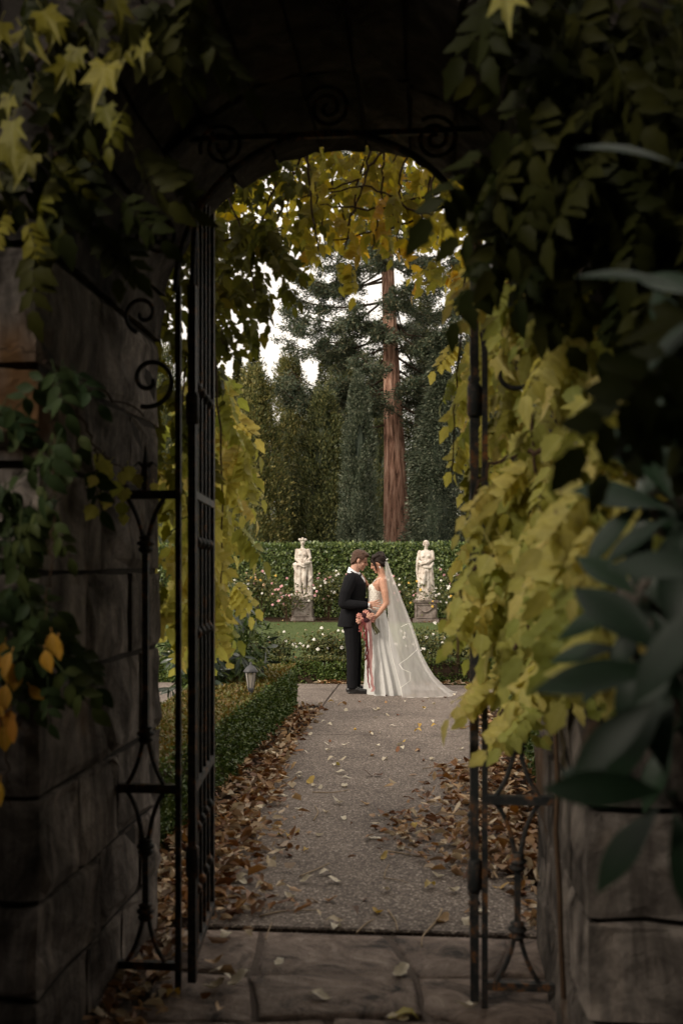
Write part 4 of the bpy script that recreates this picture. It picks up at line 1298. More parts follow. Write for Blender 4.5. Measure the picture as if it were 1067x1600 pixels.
def statue_head(mb, c, tilt=0.0, yaw=0.0, s=1.0):
    """head that faces -y"""
    h = MB()
    h.ell((0, 0.008, 0.03), (0.078, 0.095, 0.088)); h.ell((0, -0.03, -0.03), (0.062, 0.062, 0.085)); h.ell((0, -0.072, -0.098), 0.02)
    h.cap((0, -0.088, 0.012), (0, -0.112, -0.022), 0.010, 0.015); h.cap((-0.03, -0.082, 0.022), (0.03, -0.082, 0.022), 0.013, 0.013)
    h.cap((-0.014, -0.09, -0.06), (0.014, -0.09, -0.06), 0.01, 0.01)
    h.xform(rotz(yaw) * s, c)
    mb.merge(h)

def statue_crowned():
    t = thing('statue', (LX, 31.3, PH_L), 'pale stone statue of a crowned woman holding a fruit basket', 'statue', 'garden statues')
    o = np.array([LX, 31.3, PH_L])
    b = MB()
    q = lambda *p: o + np.array(p)
    # legs, weight on one side, knees showing in front of the drapery
    b.chain([q(-0.085, -0.02, 0.98), q(-0.09, -0.08, 0.52), q(-0.06, -0.03, 0.12)], [0.105, 0.066, 0.042])
    b.chain([q(0.07, -0.02, 0.98), q(0.055, -0.10, 0.55), q(0.07, -0.03, 0.12)], [0.10, 0.066, 0.042])
    for x in (-0.07, 0.07): b.cap(q(x, -0.02, 0.10), q(x * 1.3, -0.17, 0.075), 0.045, 0.03)
    b.loft([(o[0] - 0.01, o[1], o[2] + z, rx, ry) for z, rx, ry in ((0.9, 0.17, 0.12), (1.0, 0.165, 0.12), (1.12, 0.135, 0.10), (1.24, 0.15, 0.11), (1.36, 0.175, 0.115), (1.44, 0.165, 0.09), (1.49, 0.09, 0.07))], 20)
    for x in (-0.07, 0.07): b.ell(q(x, -0.095, 1.31), (0.055, 0.045, 0.055))
    b.cap(q(-0.01, 0, 1.47), q(0.0, -0.015, 1.60), 0.05, 0.046)
    b.chain([q(-0.175, 0, 1.43), q(-0.20, -0.03, 1.17), q(-0.02, -0.17, 1.02), q(0.06, -0.2, 1.0)], [0.058, 0.048, 0.036, 0.034])
    b.chain([q(0.17, 0, 1.43), q(0.235, -0.02, 1.19), q(0.19, -0.16, 1.06)], [0.058, 0.046, 0.036])
    statue_head(b, q(0.0, -0.02, 1.68), 0, 0.15)
    body_obj('figure', b, 0.011, M['statue'], t, 3)
    d = MB()
    # cloth hung from the hips, open in front
    def cloth(pts, rs): d.chain([q(*p) for p in pts], rs)
    for k in range(9):
        a = R(20 + 17.5 * k)
        x0, y0 = math.cos(a) * 0.19, math.sin(a) * 0.13
        cloth([(x0, y0, 0.96), (x0 * 1.22, y0 * 1.25, 0.5), (x0 * 1.12 + 0.02 * math.sin(k * 2), y0 * 1.3, 0.07)], [0.045, 0.05 + 0.012 * (k % 2), 0.05])
    for k in range(4):
        cloth([(-0.21 + 0.008 * k, -0.02 - 0.03 * k, 0.98), (-0.235 + 0.035 * k, -0.05 - 0.01 * k, 0.55), (-0.19 + 0.03 * k, -0.05, 0.08)], [0.035, 0.03, 0.028])
    cloth([(-0.21, -0.06, 1.0), (-0.08, -0.16, 0.99), (0.06, -0.16, 0.93), (0.19, -0.08, 0.98)], [0.05, 0.04, 0.042, 0.05])
    cloth([(-0.2, -0.05, 1.05), (-0.26, -0.03, 1.0), (-0.24, -0.02, 0.85)], [0.03, 0.045, 0.03])
    body_obj('drapery', d, 0.012, M['statue'], t, 2)
    s = MB()
    s.chain([q(0.21, 0.06, 0.0), q(0.22, 0.05, 0.5), q(0.21, 0.02, 0.97)], [0.12, 0.10, 0.085])
    s.cap(q(0.2, -0.05, 0.5), q(0.29, -0.08, 0.62), 0.03, 0.02)
    body_obj('tree_stump_support', s, 0.014, M['statue'], t, 2)
    f = MB(); f.loft([(o[0] + 0.17, o[1] - 0.17, o[2] + z, r_, r_ * 0.8) for z, r_ in ((1.0, 0.07), (1.04, 0.12), (1.09, 0.14), (1.1, 0.12))], 14)
    for k in range(11):
        f.ell(q(0.17 + rng.uniform(-0.1, 0.1), -0.17 + rng.uniform(-0.07, 0.07), 1.12 + rng.uniform(0, 0.08)), 0.04, None, 8, 6)
    body_obj('fruit_basket', f, 0.011, M['statue'], t, 1)
    h = MB(); h.ell(q(0.0, 0.0, 1.725), (0.088, 0.10, 0.065))
    for k in range(9):
        a = 6.283 * k / 9
        h.ell(q(math.cos(a) * 0.098, -0.01 + math.sin(a) * 0.10, 1.755 + 0.012 * (k % 2)), (0.038, 0.035, 0.04), None, 8, 6)
    h.ell(q(0, -0.02, 1.80), (0.04, 0.04, 0.035), None, 8, 6)
    body_obj('crown', h, 0.010, M['statue'], t, 1)
    e = MB(); e.loft([(o[0] + 0.02, o[1], o[2] + z, r_ * 1.15, r_) for z, r_ in ((0.0, 0.30), (0.05, 0.30), (0.08, 0.26))], 16, lambda i, a: 1 + 0.06 * math.sin(a * 5))
    e.obj('base', M['statue'], t)
statue_crowned()

def statue_folded():
    t = thing('statue', (RX, 30.6, PH_R), 'pale stone statue of a robed woman with folded arms', 'statue', 'garden statues')
    o = np.array([RX, 30.6, PH_R])
    q = lambda *p: o + np.array(p)
    b = MB()
    b.chain([q(-0.07, 0, 0.95), q(-0.075, -0.06, 0.5), q(-0.07, 0, 0.1)], [0.11, 0.075, 0.05])
    b.chain([q(0.08, 0, 0.95), q(0.08, -0.02, 0.5), q(0.08, 0, 0.1)], [0.11, 0.08, 0.05])
    b.loft([(o[0], o[1], o[2] + z, rx, ry) for z, rx, ry in ((0.9, 0.18, 0.13), (1.0, 0.175, 0.13), (1.12, 0.155, 0.115), (1.26, 0.175, 0.125), (1.36, 0.20, 0.12), (1.43, 0.18, 0.10), (1.48, 0.09, 0.08))], 20)
    b.cap(q(0, 0, 1.46), q(0.01, -0.015, 1.58), 0.055, 0.048)
    b.chain([q(-0.18, 0, 1.42), q(-0.235, -0.05, 1.16), q(-0.13, -0.18, 1.10), q(0.0, -0.19, 1.16)], [0.062, 0.055, 0.04, 0.034])
    b.chain([q(0.18, 0, 1.42), q(0.215, -0.05, 1.22), q(0.02, -0.2, 1.10), q(-0.14, -0.19, 1.06)], [0.062, 0.052, 0.04, 0.034])
    for x in (-0.075, 0.075): b.ell(q(x, -0.10, 1.30), (0.06, 0.045, 0.055))
    statue_head(b, q(0.01, -0.02, 1.655), 0, 0.25)
    body_obj('figure', b, 0.011, M['statue'], t, 3)
    d = MB()
    def fold(i, a): return 1 + (0.05 + 0.012 * i) * math.sin(a * 9 + i * 0.25) + 0.03 * math.sin(a * 4 + 1)
    d.loft([(o[0], o[1], o[2] + z, rx, ry) for z, rx, ry in ((0.0, 0.27, 0.22), (0.3, 0.245, 0.2), (0.6, 0.225, 0.18), (0.85, 0.205, 0.16), (1.0, 0.19, 0.145), (1.07, 0.17, 0.13))], 54, fold)
    d.chain([q(-0.19, -0.06, 1.06), q(-0.02, -0.17, 0.98), q(0.13, -0.16, 0.97), q(0.21, -0.05, 1.10)], [0.04, 0.045, 0.05, 0.04])
    d.chain([q(-0.24, -0.08, 1.12), q(-0.26, -0.05, 0.9), q(-0.235, -0.06, 0.55)], [0.045, 0.04, 0.02])
    d.cap(q(-0.03, -0.19, 0.85), q(-0.09, -0.23, 0.5), 0.05, 0.07)
    body_obj('robe', d, 0.012, M['statue'], t, 1)
    h = MB(); h.ell(q(0.005, 0.01, 1.70), (0.09, 0.10, 0.085)); h.ell(q(-0.06, -0.02, 1.66), (0.035, 0.06, 0.06)); h.ell(q(0.075, -0.01, 1.66), (0.035, 0.06, 0.06))
    h.ell(q(0, 0.09, 1.66), (0.05, 0.05, 0.05))
    body_obj('hair', h, 0.011, M['statue'], t, 2)
    e = MB(); e.loft([(o[0], o[1], o[2] + z, r_, r_ * 0.9) for z, r_ in ((0.0, 0.31), (0.05, 0.31), (0.07, 0.28))], 16)
    e.obj('base', M['statue'], t)
statue_folded()

# ================================================================== the couple
CY = 12.9
GX, BX = XA(553, CY), XA(600, CY)
ZF = 0.03                                   # they stand on the slab

def head_parts(fem=False):
    h = MB()
    h.ell((-0.012, 0, 0.03), (0.097, 0.076, 0.086), None, 20, 12)
    h.ell((0.028, 0, -0.03), (0.063, 0.060, 0.085), None, 18, 12)
    h.ell((0.036, 0, -0.078), (0.046, 0.047 if not fem else 0.040, 0.032), None, 16, 10)
    h.ell((0.074, 0, -0.100), (0.019, 0.019, 0.016))
    h.cap((0.086, 0, 0.014), (0.108, 0, -0.024), 0.008, 0.013)
    h.ell((0.094, 0.011, -0.030), 0.009, None, 8, 6); h.ell((0.094, -0.011, -0.030), 0.009, None, 8, 6)
    h.cap((0.080, -0.032, 0.022), (0.080, 0.032, 0.022), 0.012, 0.012)
    h.cap((0.086, -0.016, -0.058), (0.086, 0.016, -0.058), 0.009, 0.009)
    h.cap((0.085, -0.014, -0.071), (0.085, 0.014, -0.071), 0.009, 0.009)
    for s in (-1, 1):
        h.ell((-0.008, s * 0.076, -0.010), (0.020, 0.009, 0.031), None, 10, 8)
        h.ell((0.055, s * 0.040, -0.035), (0.022, 0.018, 0.022), None, 10, 8)
    return h

def hand(mb, wrist, d, palm_n, spread=1.0, curl=0.25, s=1.0, thumb_side=1):
    """palm and five fingers; d = pointing direction, palm_n = out of the palm"""
    Fm = frame(d, palm_n)               # columns d, y, n
    W = lambda x, y, z: np.asarray(wrist) + s * (Fm @ np.array([x, y, z]))
    mb.cap(W(-0.01, 0, 0), W(0.03, 0, 0), 0.022 * s, 0.026 * s)
    for y in (-0.024, -0.008, 0.008, 0.024):
        mb.cap(W(0.02, y * 0.8, 0), W(0.085, y, 0), 0.013 * s, 0.011 * s, 8)
    for i, (y, L) in enumerate(((-0.030, 0.058), (-0.010, 0.074), (0.010, 0.078), (0.030, 0.068))):
        yy = y * spread
        a = W(0.085, y * 0.85, 0.0); b = W(0.085 + L * 0.5, y * 0.85 + (yy - y * 0.85) * 0.7, curl * L * 0.25); c = W(0.085 + L, yy, curl * L * 0.9)
        mb.chain([a, b, c], [0.0098 * s, 0.0088 * s, 0.0075 * s], 8)
    ts = thumb_side
    mb.chain([W(0.02, ts * 0.02, 0.005), W(0.052, ts * 0.048, 0.012), W(0.085, ts * 0.062, 0.018)], [0.013 * s, 0.011 * s, 0.009 * s], 8)

# ---------------------------------------------------------------- groom: faces +x
def make_groom():
    t = thing('person', (GX, CY, ZF), 'groom in black suit and bow tie, forehead against the bride', 'person', 'the couple')
    o = np.array([GX, CY, ZF])
    q = lambda x, y, z: o + np.array([x, y, z])
    TILT = R(21)
    HC = (0.072, 0.0, 1.672)
    b = MB()
    hp = head_parts(); hp.xform(roty(TILT), q(*HC)); b.merge(hp)
    b.cap(q(-0.015, 0, 1.46), q(0.028, 0, 1.615), 0.064, 0.058)
    b.loft([(o[0] + x, o[1], o[2] + z, rx, ry) for x, z, rx, ry in ((-0.03, 0.86, 0.10, 0.15), (-0.02, 0.95, 0.11, 0.16), (-0.01, 1.1, 0.10, 0.145), (-0.005, 1.25, 0.115, 0.165), (-0.01, 1.38, 0.12, 0.18), (-0.015, 1.46, 0.09, 0.16), (-0.01, 1.5, 0.06, 0.08))], 20)
    for s in (-1, 1):
        b.chain([q(-0.03, s * 0.09, 0.93), q(-0.015, s * 0.09, 0.5), q(-0.03, s * 0.085, 0.08)], [0.085, 0.058, 0.04])
        b.cap(q(-0.05, s * 0.085, 0.04), q(0.14, s * 0.095, 0.03), 0.035, 0.03)
    EL, WR = (-0.115, -0.245, 1.13), (0.165, -0.235, 1.115)
    b.chain([q(-0.025, -0.185, 1.425), q(*EL), q(*WR)], [0.055, 0.042, 0.03])
    hand(b, q(0.18, -0.235, 1.12), (1, 0.05, 0.10), (0.05, 1, -0.05), 1.35, 0.25, 1.08, 1)
    EL2, WR2 = (0.02, 0.26, 1.15), (0.28, 0.17, 1.12)
    b.chain([q(-0.02, 0.185, 1.425), q(*EL2), q(*WR2)], [0.055, 0.042, 0.03])
    hand(b, q(0.29, 0.165, 1.12), (1, -0.15, 0.1), (0, -1, 0), 1.1, 0.3, 1.05, -1)
    body = body_obj('body', b, 0.0048, M['skin_m'], t, 3)
    # hair swept back from the forehead
    h = MB()
    h.ell((-0.024, 0, 0.046), (0.097, 0.084, 0.086), None, 20, 12)
    h.ell((-0.072, 0, -0.015), (0.040, 0.070, 0.060), None, 16, 10)
    h.ell((-0.072, 0, -0.062), (0.028, 0.056, 0.030), None, 14, 8)
    h.ell((0.040, 0, 0.090), (0.054, 0.066, 0.036), None, 14, 8)
    for sd_ in (-1, 1):
        h.ell((0.000, sd_ * 0.066, 0.045), (0.058, 0.022, 0.034), None, 12, 8)
        h.chain([(0.030, sd_ * 0.068, 0.03), (0.018, sd_ * 0.072, 0.0)], [0.014, 0.007], 8)
        h.chain([(-0.045, sd_ * 0.072, 0.02), (-0.052, sd_ * 0.070, -0.03), (-0.078, sd_ * 0.052, -0.068)], [0.018, 0.018, 0.014], 8)
    for k in range(7):
        y = -0.055 + 0.018 * k
        h.chain([(0.082 - abs(y) * 0.4, y * 0.9, 0.082 - abs(y) * 0.2), (0.02, y * 1.05, 0.132 - abs(y) * 0.5), (-0.07, y * 1.1, 0.112 - abs(y) * 0.5)], [0.008, 0.009, 0.009], 6)
    h.xform(roty(TILT), q(*HC))
    body_obj('hair', h, 0.0055, M['hair_m'], t, 1)
    br = MB()
    for s in (-1, 1): br.cap((0.088, s * 0.016, 0.030), (0.074, s * 0.046, 0.030), 0.005, 0.004, 6)
    br.xform(roty(TILT), q(*HC)); br.obj('eyebrow', M['hair_m'], body, True)
    ey = MB()
    for s in (-1, 1): ey.cap((0.084, s * 0.020, 0.001), (0.070, s * 0.044, 0.001), 0.0045, 0.0035, 6)
    ey.xform(roty(TILT), q(*HC)); ey.obj('eyelashes', M['eye'], body, True)
    lp_ = MB().cap((0.0935, -0.014, -0.0645), (0.0935, 0.014, -0.0645), 0.0045, 0.0045, 6); lp_.xform(roty(TILT), q(*HC)); lp_.obj('lips', M['lip'], body, True)
    # jacket
    j = MB()
    j.loft([(o[0] + x, o[1], o[2] + z, rx, ry) for x, z, rx, ry in ((-0.062, 0.835, 0.148, 0.205), (-0.05, 0.92, 0.148, 0.205), (-0.022, 1.06, 0.142, 0.19), (-0.006, 1.18, 0.145, 0.188), (0.004, 1.30, 0.152, 0.20), (0.002, 1.38, 0.148, 0.212), (-0.012, 1.45, 0.118, 0.195), (-0.012, 1.49, 0.085, 0.13), (-0.014, 1.515, 0.068, 0.085))], 28)
    j.chain([q(-0.025, -0.175, 1.425), q(-0.085, -0.232, 1.28), q(*EL), ], [0.082, 0.076, 0.066])
    j.chain([q(*EL), q(0.03, -0.25, 1.118), q(WR[0] - 0.005, WR[1], WR[2])], [0.066, 0.060, 0.048])
    j.chain([q(-0.02, 0.175, 1.425), q(*EL2), q(WR2[0] - 0.02, WR2[1], WR2[2])], [0.08, 0.064, 0.047])
    jk = body_obj('jacket', j, 0.007, M['suit'], t, 3)
    lpm = MB()
    for s in (-1, 1):
        lpm.tube([q(-0.035, s * 0.085, 1.535), q(0.065, s * 0.078, 1.475), q(0.128, s * 0.05, 1.36), q(0.150, s * 0.02, 1.22)], [0.02, 0.027, 0.026, 0.007], 6, (1, 0.4))
    lpm.obj('lapel', M['satin'], jk, True)
    MB().tube([q(0.03, -0.196, 1.05), q(-0.09, -0.2, 1.06)], 0.012, 6, (1, 0.5)).obj('pocket_flap', M['suit'], jk, True)
    # cuff, shirt, tie
    MB().tube([q(WR[0] + 0.03, WR[1], WR[2]), q(WR[0] + 0.050, WR[1], WR[2] + 0.002)], 0.031, 12).obj('shirt_cuff', M['shirt'], t, True)
    sh = MB()
    sh.chain([q(0.045, 0, 1.49), q(0.105, 0, 1.42), q(0.140, 0, 1.30)], [0.044, 0.036, 0.018])
    body_obj('shirt_front', sh, 0.007, M['shirt'], t, 2)
    cl = MB()
    n = 26
    V = []
    for k in range(n):
        a = 6.283 * k / n
        cx_, cy_ = math.cos(a), math.sin(a)
        V += [q(-0.006 + cx_ * 0.082, cy_ * 0.090, 1.492 - 0.03 * cx_), q(0.004 + cx_ * 0.069, cy_ * 0.072, 1.546 - 0.042 * cx_), q(0.004 + cx_ * 0.062, cy_ * 0.064, 1.546 - 0.042 * cx_)]
    Fs = []
    for k in range(n):
        a, c = 3 * k, 3 * ((k + 1) % n)
        Fs += [(a, c, c + 1, a + 1), (a + 1, c + 1, c + 2, a + 2)]
    cl.add(V, Fs).obj('shirt_collar', M['shirt'], t, True)
    bt = MB().ell(q(0.085, 0, 1.485), (0.014, 0.014, 0.013), None, 8, 6)
    for s in (-1, 1):
        bt.tube([q(0.086, s * 0.005, 1.485), q(0.088, s * 0.03, 1.487), q(0.086, s * 0.05, 1.486)], [0.009, 0.019, 0.024], 6, (0.5, 1))
    bt.obj('bow_tie', M['satin'], t, True)
    # trousers
    tr = MB()
    tr.loft([(o[0] + x, o[1], o[2] + z, rx, ry) for x, z, rx, ry in ((-0.03, 0.78, 0.105, 0.165), (-0.03, 0.9, 0.115, 0.165), (-0.02, 1.0, 0.11, 0.16))], 20)
    for s, dx in ((-1, 0.0), (1, 0.03)):
        tr.chain([q(-0.025, s * 0.085, 0.86), q(-0.012 + dx, s * 0.088, 0.5), q(-0.018 + dx, s * 0.085, 0.12)], [0.104, 0.078, 0.062])
        tr.loft([(o[0] - 0.016 + dx, o[1] + s * 0.085, o[2] + z, rx, rx * 0.9) for z, rx in ((0.062, 0.068), (0.12, 0.068), (0.3, 0.07))], 16)
    body_obj('trousers', tr, 0.0075, M['suit'], t, 2)
    for s, dx in ((-1, 0.0), (1, 0.035)):
        so = MB()
        so.cap(q(-0.055 + dx, s * 0.085, 0.045), q(0.04 + dx, s * 0.09, 0.045), 0.043, 0.043)
        so.cap(q(0.03 + dx, s * 0.09, 0.035), q(0.175 + dx, s * 0.10, 0.026), 0.044, 0.03)
        so.cap(q(-0.05 + dx, s * 0.085, 0.05), q(-0.045 + dx, s * 0.085, 0.09), 0.04, 0.038)
        so.box(q(0.06 + dx, s * 0.092, 0.008), (0.25, 0.075, 0.016))
        body_obj('shoe', so, 0.007, M['shoe'], t, 2)
    return t
make_groom()

# ---------------------------------------------------------------- bride: faces -x
def make_bride():
    t = thing('person', (BX, CY, ZF), 'bride in strapless ivory gown and long veil, holding the bouquet', 'person', 'the couple')
    o = np.array([BX, CY, ZF])
    S = np.diag([-1.0, -1.0, 1.0])
    q = lambda x, y, z: o + np.array([-x, -y, z])
    TILT = R(24)
    HC = (0.075, 0.0, 1.635)
    b = MB()
    hp = head_parts(True); hp.xform(np.diag([0.94, 0.94, 0.94])); hp.xform(S @ roty(TILT), q(*HC)); b.merge(hp)
    b.chain([q(0.02, 0, 1.42), q(0.03, 0, 1.50), q(0.055, 0, 1.58)], [0.058, 0.045, 0.045])
    def ring(x, z, rx, ry): return (o[0] - x, o[1], o[2] + z, rx, ry)
    b.loft([ring(*r_) for r_ in ((0.09, 0.78, 0.11, 0.14), (0.095, 0.95, 0.10, 0.132), (0.10, 1.08, 0.09, 0.118), (0.10, 1.16, 0.088, 0.115), (0.085, 1.28, 0.10, 0.135), (0.06, 1.38, 0.095, 0.155), (0.035, 1.43, 0.075, 0.145), (0.025, 1.465, 0.055, 0.085))], 22)
    for s in (-1, 1):
        b.ell(q(0.135, s * 0.062, 1.315), (0.055, 0.055, 0.058))
        b.chain([q(0.09, s * 0.08, 0.85), q(0.11, s * 0.08, 0.48), q(0.08, s * 0.075, 0.09)], [0.09, 0.058, 0.036])
        b.cap(q(0.07, s * 0.075, 0.05), q(0.2, s * 0.075, 0.02), 0.03, 0.024)
    # near arm hangs and holds the bouquet
    b.chain([q(0.012, 0.155, 1.405), q(-0.015, 0.19, 1.28), q(-0.035, 0.205, 1.135), q(0.04, 0.215, 1.03), q(0.095, 0.22, 0.965)], [0.052, 0.046, 0.036, 0.032, 0.022])
    hand(b, q(0.10, 0.22, 0.957), (-0.70, -0.05, -0.70), (-0.45, 0.80, 0.3), 0.85, 1.1, 0.84, -1)
    # far arm is raised to his chest
    b.chain([q(0.03, -0.15, 1.405), q(0.12, -0.20, 1.24), q(0.185, -0.14, 1.31), q(0.225, -0.085, 1.37)], [0.052, 0.038, 0.03, 0.022])
    hand(b, q(0.228, -0.08, 1.378), (-0.30, -0.35, 0.9), (-0.95, -0.2, -0.3), 1.0, 0.2, 0.90, 1)
    body = body_obj('body', b, 0.0048, M['skin_f'], t, 3)
    # pinned-up dark hair with a loose strand by the cheek
    h = MB()
    h.ell((-0.022, 0, 0.042), (0.096, 0.082, 0.086), None, 20, 12)
    h.ell((-0.070, 0, 0.035), (0.062, 0.066, 0.072), None, 16, 10)
    h.ell((-0.055, 0, -0.035), (0.045, 0.066, 0.045), None, 14, 8)
    for k in range(12):
        a = 6.283 * k / 12
        h.ell((-0.060 + 0.045 * math.cos(a), 0.04 * math.sin(a * 2), 0.080 + 0.040 * math.sin(a)), (0.028, 0.028, 0.024), None, 8, 6)
    for k in range(7):
        y = -0.06 + 0.02 * k
        h.chain([(0.072 - abs(y) * 0.3, y, 0.055 - abs(y) * 0.2), (0.03, y * 1.15, 0.112 - abs(y) * 0.4), (-0.05, y, 0.115 - abs(y) * 0.4)], [0.018, 0.02, 0.02], 8)
    for s in (-1, 1):
        h.chain([(0.055, s * 0.062, 0.06), (0.048, s * 0.076, 0.0), (0.052, s * 0.074, -0.06), (0.062, s * 0.066, -0.105)], [0.022, 0.017, 0.010, 0.004], 8)
        h.chain([(-0.01, s * 0.078, 0.03), (-0.045, s * 0.075, -0.025)], [0.02, 0.02], 8)
    h.xform(np.diag([0.94, 0.94, 0.94])); h.xform(S @ roty(TILT), q(*HC))
    body_obj('hair', h, 0.0055, M['hair_f'], t, 1)
    er = MB().tube([np.array((-0.004, 0.082, -0.045)), np.array((-0.002, 0.086, -0.062)), np.array((-0.004, 0.082, -0.08))], [0.004, 0.007, 0.003], 6)
    er.xform(S @ roty(TILT), q(*HC)); er.obj('earring', M['ribbon_white'], t, True)
    ey = MB()
    for s in (-1, 1): ey.cap((0.079, s * 0.019, 0.001), (0.066, s * 0.041, -0.001), 0.0045, 0.0035, 6)
    ey.xform(S @ roty(TILT), q(*HC)); ey.obj('eyelashes', M['eye'], body, True)
    lp_ = MB().cap((0.088, -0.013, -0.061), (0.088, 0.013, -0.061), 0.0055, 0.0055, 6); lp_.xform(S @ roty(TILT), q(*HC)); lp_.obj('lips', M['lip'], body, True)
    # lace bodice, cut low behind, with narrow straps
    bd = MB()
    bd.loft([ring(*r_) for r_ in ((0.098, 1.00, 0.120, 0.150), (0.102, 1.08, 0.105, 0.132), (0.103, 1.16, 0.097, 0.122), (0.092, 1.27, 0.107, 0.140), (0.098, 1.31, 0.100, 0.138), (0.11, 1.345, 0.082, 0.126))], 26)
    for s in (-1, 1): bd.ell(q(0.140, s * 0.062, 1.318), (0.058, 0.058, 0.060))
    bo = body_obj('lace_bodice', bd, 0.007, M['lace'], t, 2)
    stp = MB()
    for s in (-1, 1):
        stp.tube([q(0.155, s * 0.075, 1.355), q(0.11, s * 0.105, 1.42), q(0.04, s * 0.11, 1.452), q(-0.03, s * 0.10, 1.38), q(-0.008, s * 0.085, 1.27)], 0.006, 6)
    stp.obj('strap', M['lace'], bo, True)
    # gown with deep pleats
    NS = 220
    lev = [(1.03, 0.10, 0.118, 0.148), (0.98, 0.10, 0.128, 0.162), (0.90, 0.095, 0.142, 0.178), (0.75, 0.075, 0.160, 0.195), (0.55, 0.045, 0.190, 0.225), (0.35, 0.012, 0.222, 0.258), (0.15, -0.018, 0.258, 0.292), (0.05, -0.030, 0.280, 0.312), (-0.022, -0.036, 0.292, 0.322)]
    ph = rng.uniform(0, 6.28, 4)
    def pleat(i, a):
        am = 0.006 + 0.060 * (i / 8) ** 0.8
        w1 = math.sin(a * 6.0 + ph[0] + 1.1 * math.sin(a * 3 + 1) + i * 0.04)
        w2 = math.sin(a * 15 + ph[1] + 1.3 * math.sin(a * 4) + i * 0.05)
        return 1 + am * (1 - 2 * abs(w1) ** 0.6) + am * 0.6 * w2 + 0.02 * (i / 8) * math.sin(a * 5 + ph[2])
    V = []
    for i, (z, x, rx, ry) in enumerate(lev):
        for k in range(NS):
            a = 6.283185 * k / NS
            p_ = pleat(i, a)
            V.append(q(x + math.cos(a) * rx * p_, math.sin(a) * ry * p_, z + (0.006 * math.sin(a * 9) if z < 0 else 0)))
    Fs = [(i * NS + k, i * NS + (k + 1) % NS, (i + 1) * NS + (k + 1) % NS, (i + 1) * NS + k) for i in range(len(lev) - 1) for k in range(NS)]
    MB().add(V, Fs).obj('gown_skirt', M['ivory'], t, True)
    MB().tube([q(0.10 + 0.120 * math.cos(a), 0.150 * math.sin(a), 1.03) for a in np.linspace(0, 6.283, 30)], 0.009, 6).obj('waist_band', M['ivory'], t, True)
    # veil: (z, spine x, edge x, half width)
    vl = [(1.655, -0.040, -0.012, 0.050), (1.58, -0.062, -0.012, 0.085), (1.45, -0.105, -0.015, 0.130), (1.28, -0.175, -0.035, 0.185), (1.08, -0.250, -0.05, 0.235), (0.88, -0.325, -0.06, 0.27),
          (0.68, -0.395, -0.07, 0.31), (0.50, -0.445, -0.10, 0.34), (0.34, -0.525, -0.14, 0.36), (0.20, -0.615, -0.18, 0.385), (0.09, -0.725, -0.21, 0.41), (0.022, -0.83, -0.23, 0.43), (0.0, -0.89, -0.24, 0.44)]
    NU = 61
    V = []
    for i, (z, xs, xe, hw) in enumerate(vl):
        f = i / (len(vl) - 1)
        for k in range(NU):
            th = -1 + 2 * k / (NU - 1)
            wv = (0.005 + 0.022 * f) * math.sin(th * 13 + 1.4 * math.sin(th * 4 + 0.15 * i)) + 0.014 * f * math.sin(th * 31 + i * 0.5) + 0.03 * f ** 3 * math.sin(th * 6 + 1.0)
            x = xs + (xe - xs) * abs(th) ** 2.2 + wv
            y = hw * math.sin(th * math.pi / 2) + wv * 0.6
            zz = z
            if z < 0.03: zz = -0.022 + 0.012 + 0.010 * abs(math.sin(th * 19 + i)) + (0.02 if i == 11 else 0.0)
            V.append(q(x, y, zz))
    Fs = [(i * NU + k, i * NU + k + 1, (i + 1) * NU + k + 1, (i + 1) * NU + k) for i in range(len(vl) - 1) for k in range(NU - 1)]
    veil = MB().add(V, Fs).obj('veil', M['veil'], t, True)
    Va = np.array(V).reshape(len(vl), NU, 3)
    # satin trim along the veil's free edges and hem
    def strip(pts, wd, nm='satin_trim'):
        MB().tube(pts, wd, 6, (1, 0.45)).obj(nm, M['ribbon_white'], veil, True)
    strip(Va[2:, NU - 1], 0.0035); strip(Va[2:, 0], 0.0035); strip(Va[-1, :], 0.006)
    # a turned-back flounce of the trim on the near side
    strip([q(-0.20, 0.37, 0.40), q(-0.30, 0.375, 0.47), q(-0.40, 0.33, 0.56), q(-0.425, 0.22, 0.58)], 0.0045)
    strip([q(-0.33, 0.16, 0.88), q(-0.30, 0.22, 0.885), q(-0.22, 0.27, 0.85)], 0.004)
    strip([q(-0.20, 0.37, 0.40), q(-0.24, 0.39, 0.34), q(-0.34, 0.40, 0.30), q(-0.33, 0.41, 0.20), q(-0.22, 0.43, 0.12), q(-0.24, 0.45, 0.02)], 0.004)
    MB().tube([q(-0.03, -0.04, 1.675), q(-0.045, 0, 1.69), q(-0.03, 0.04, 1.675)], 0.006, 6).obj('hair_comb', M['ribbon_white'], t, True)
    return t
make_bride()

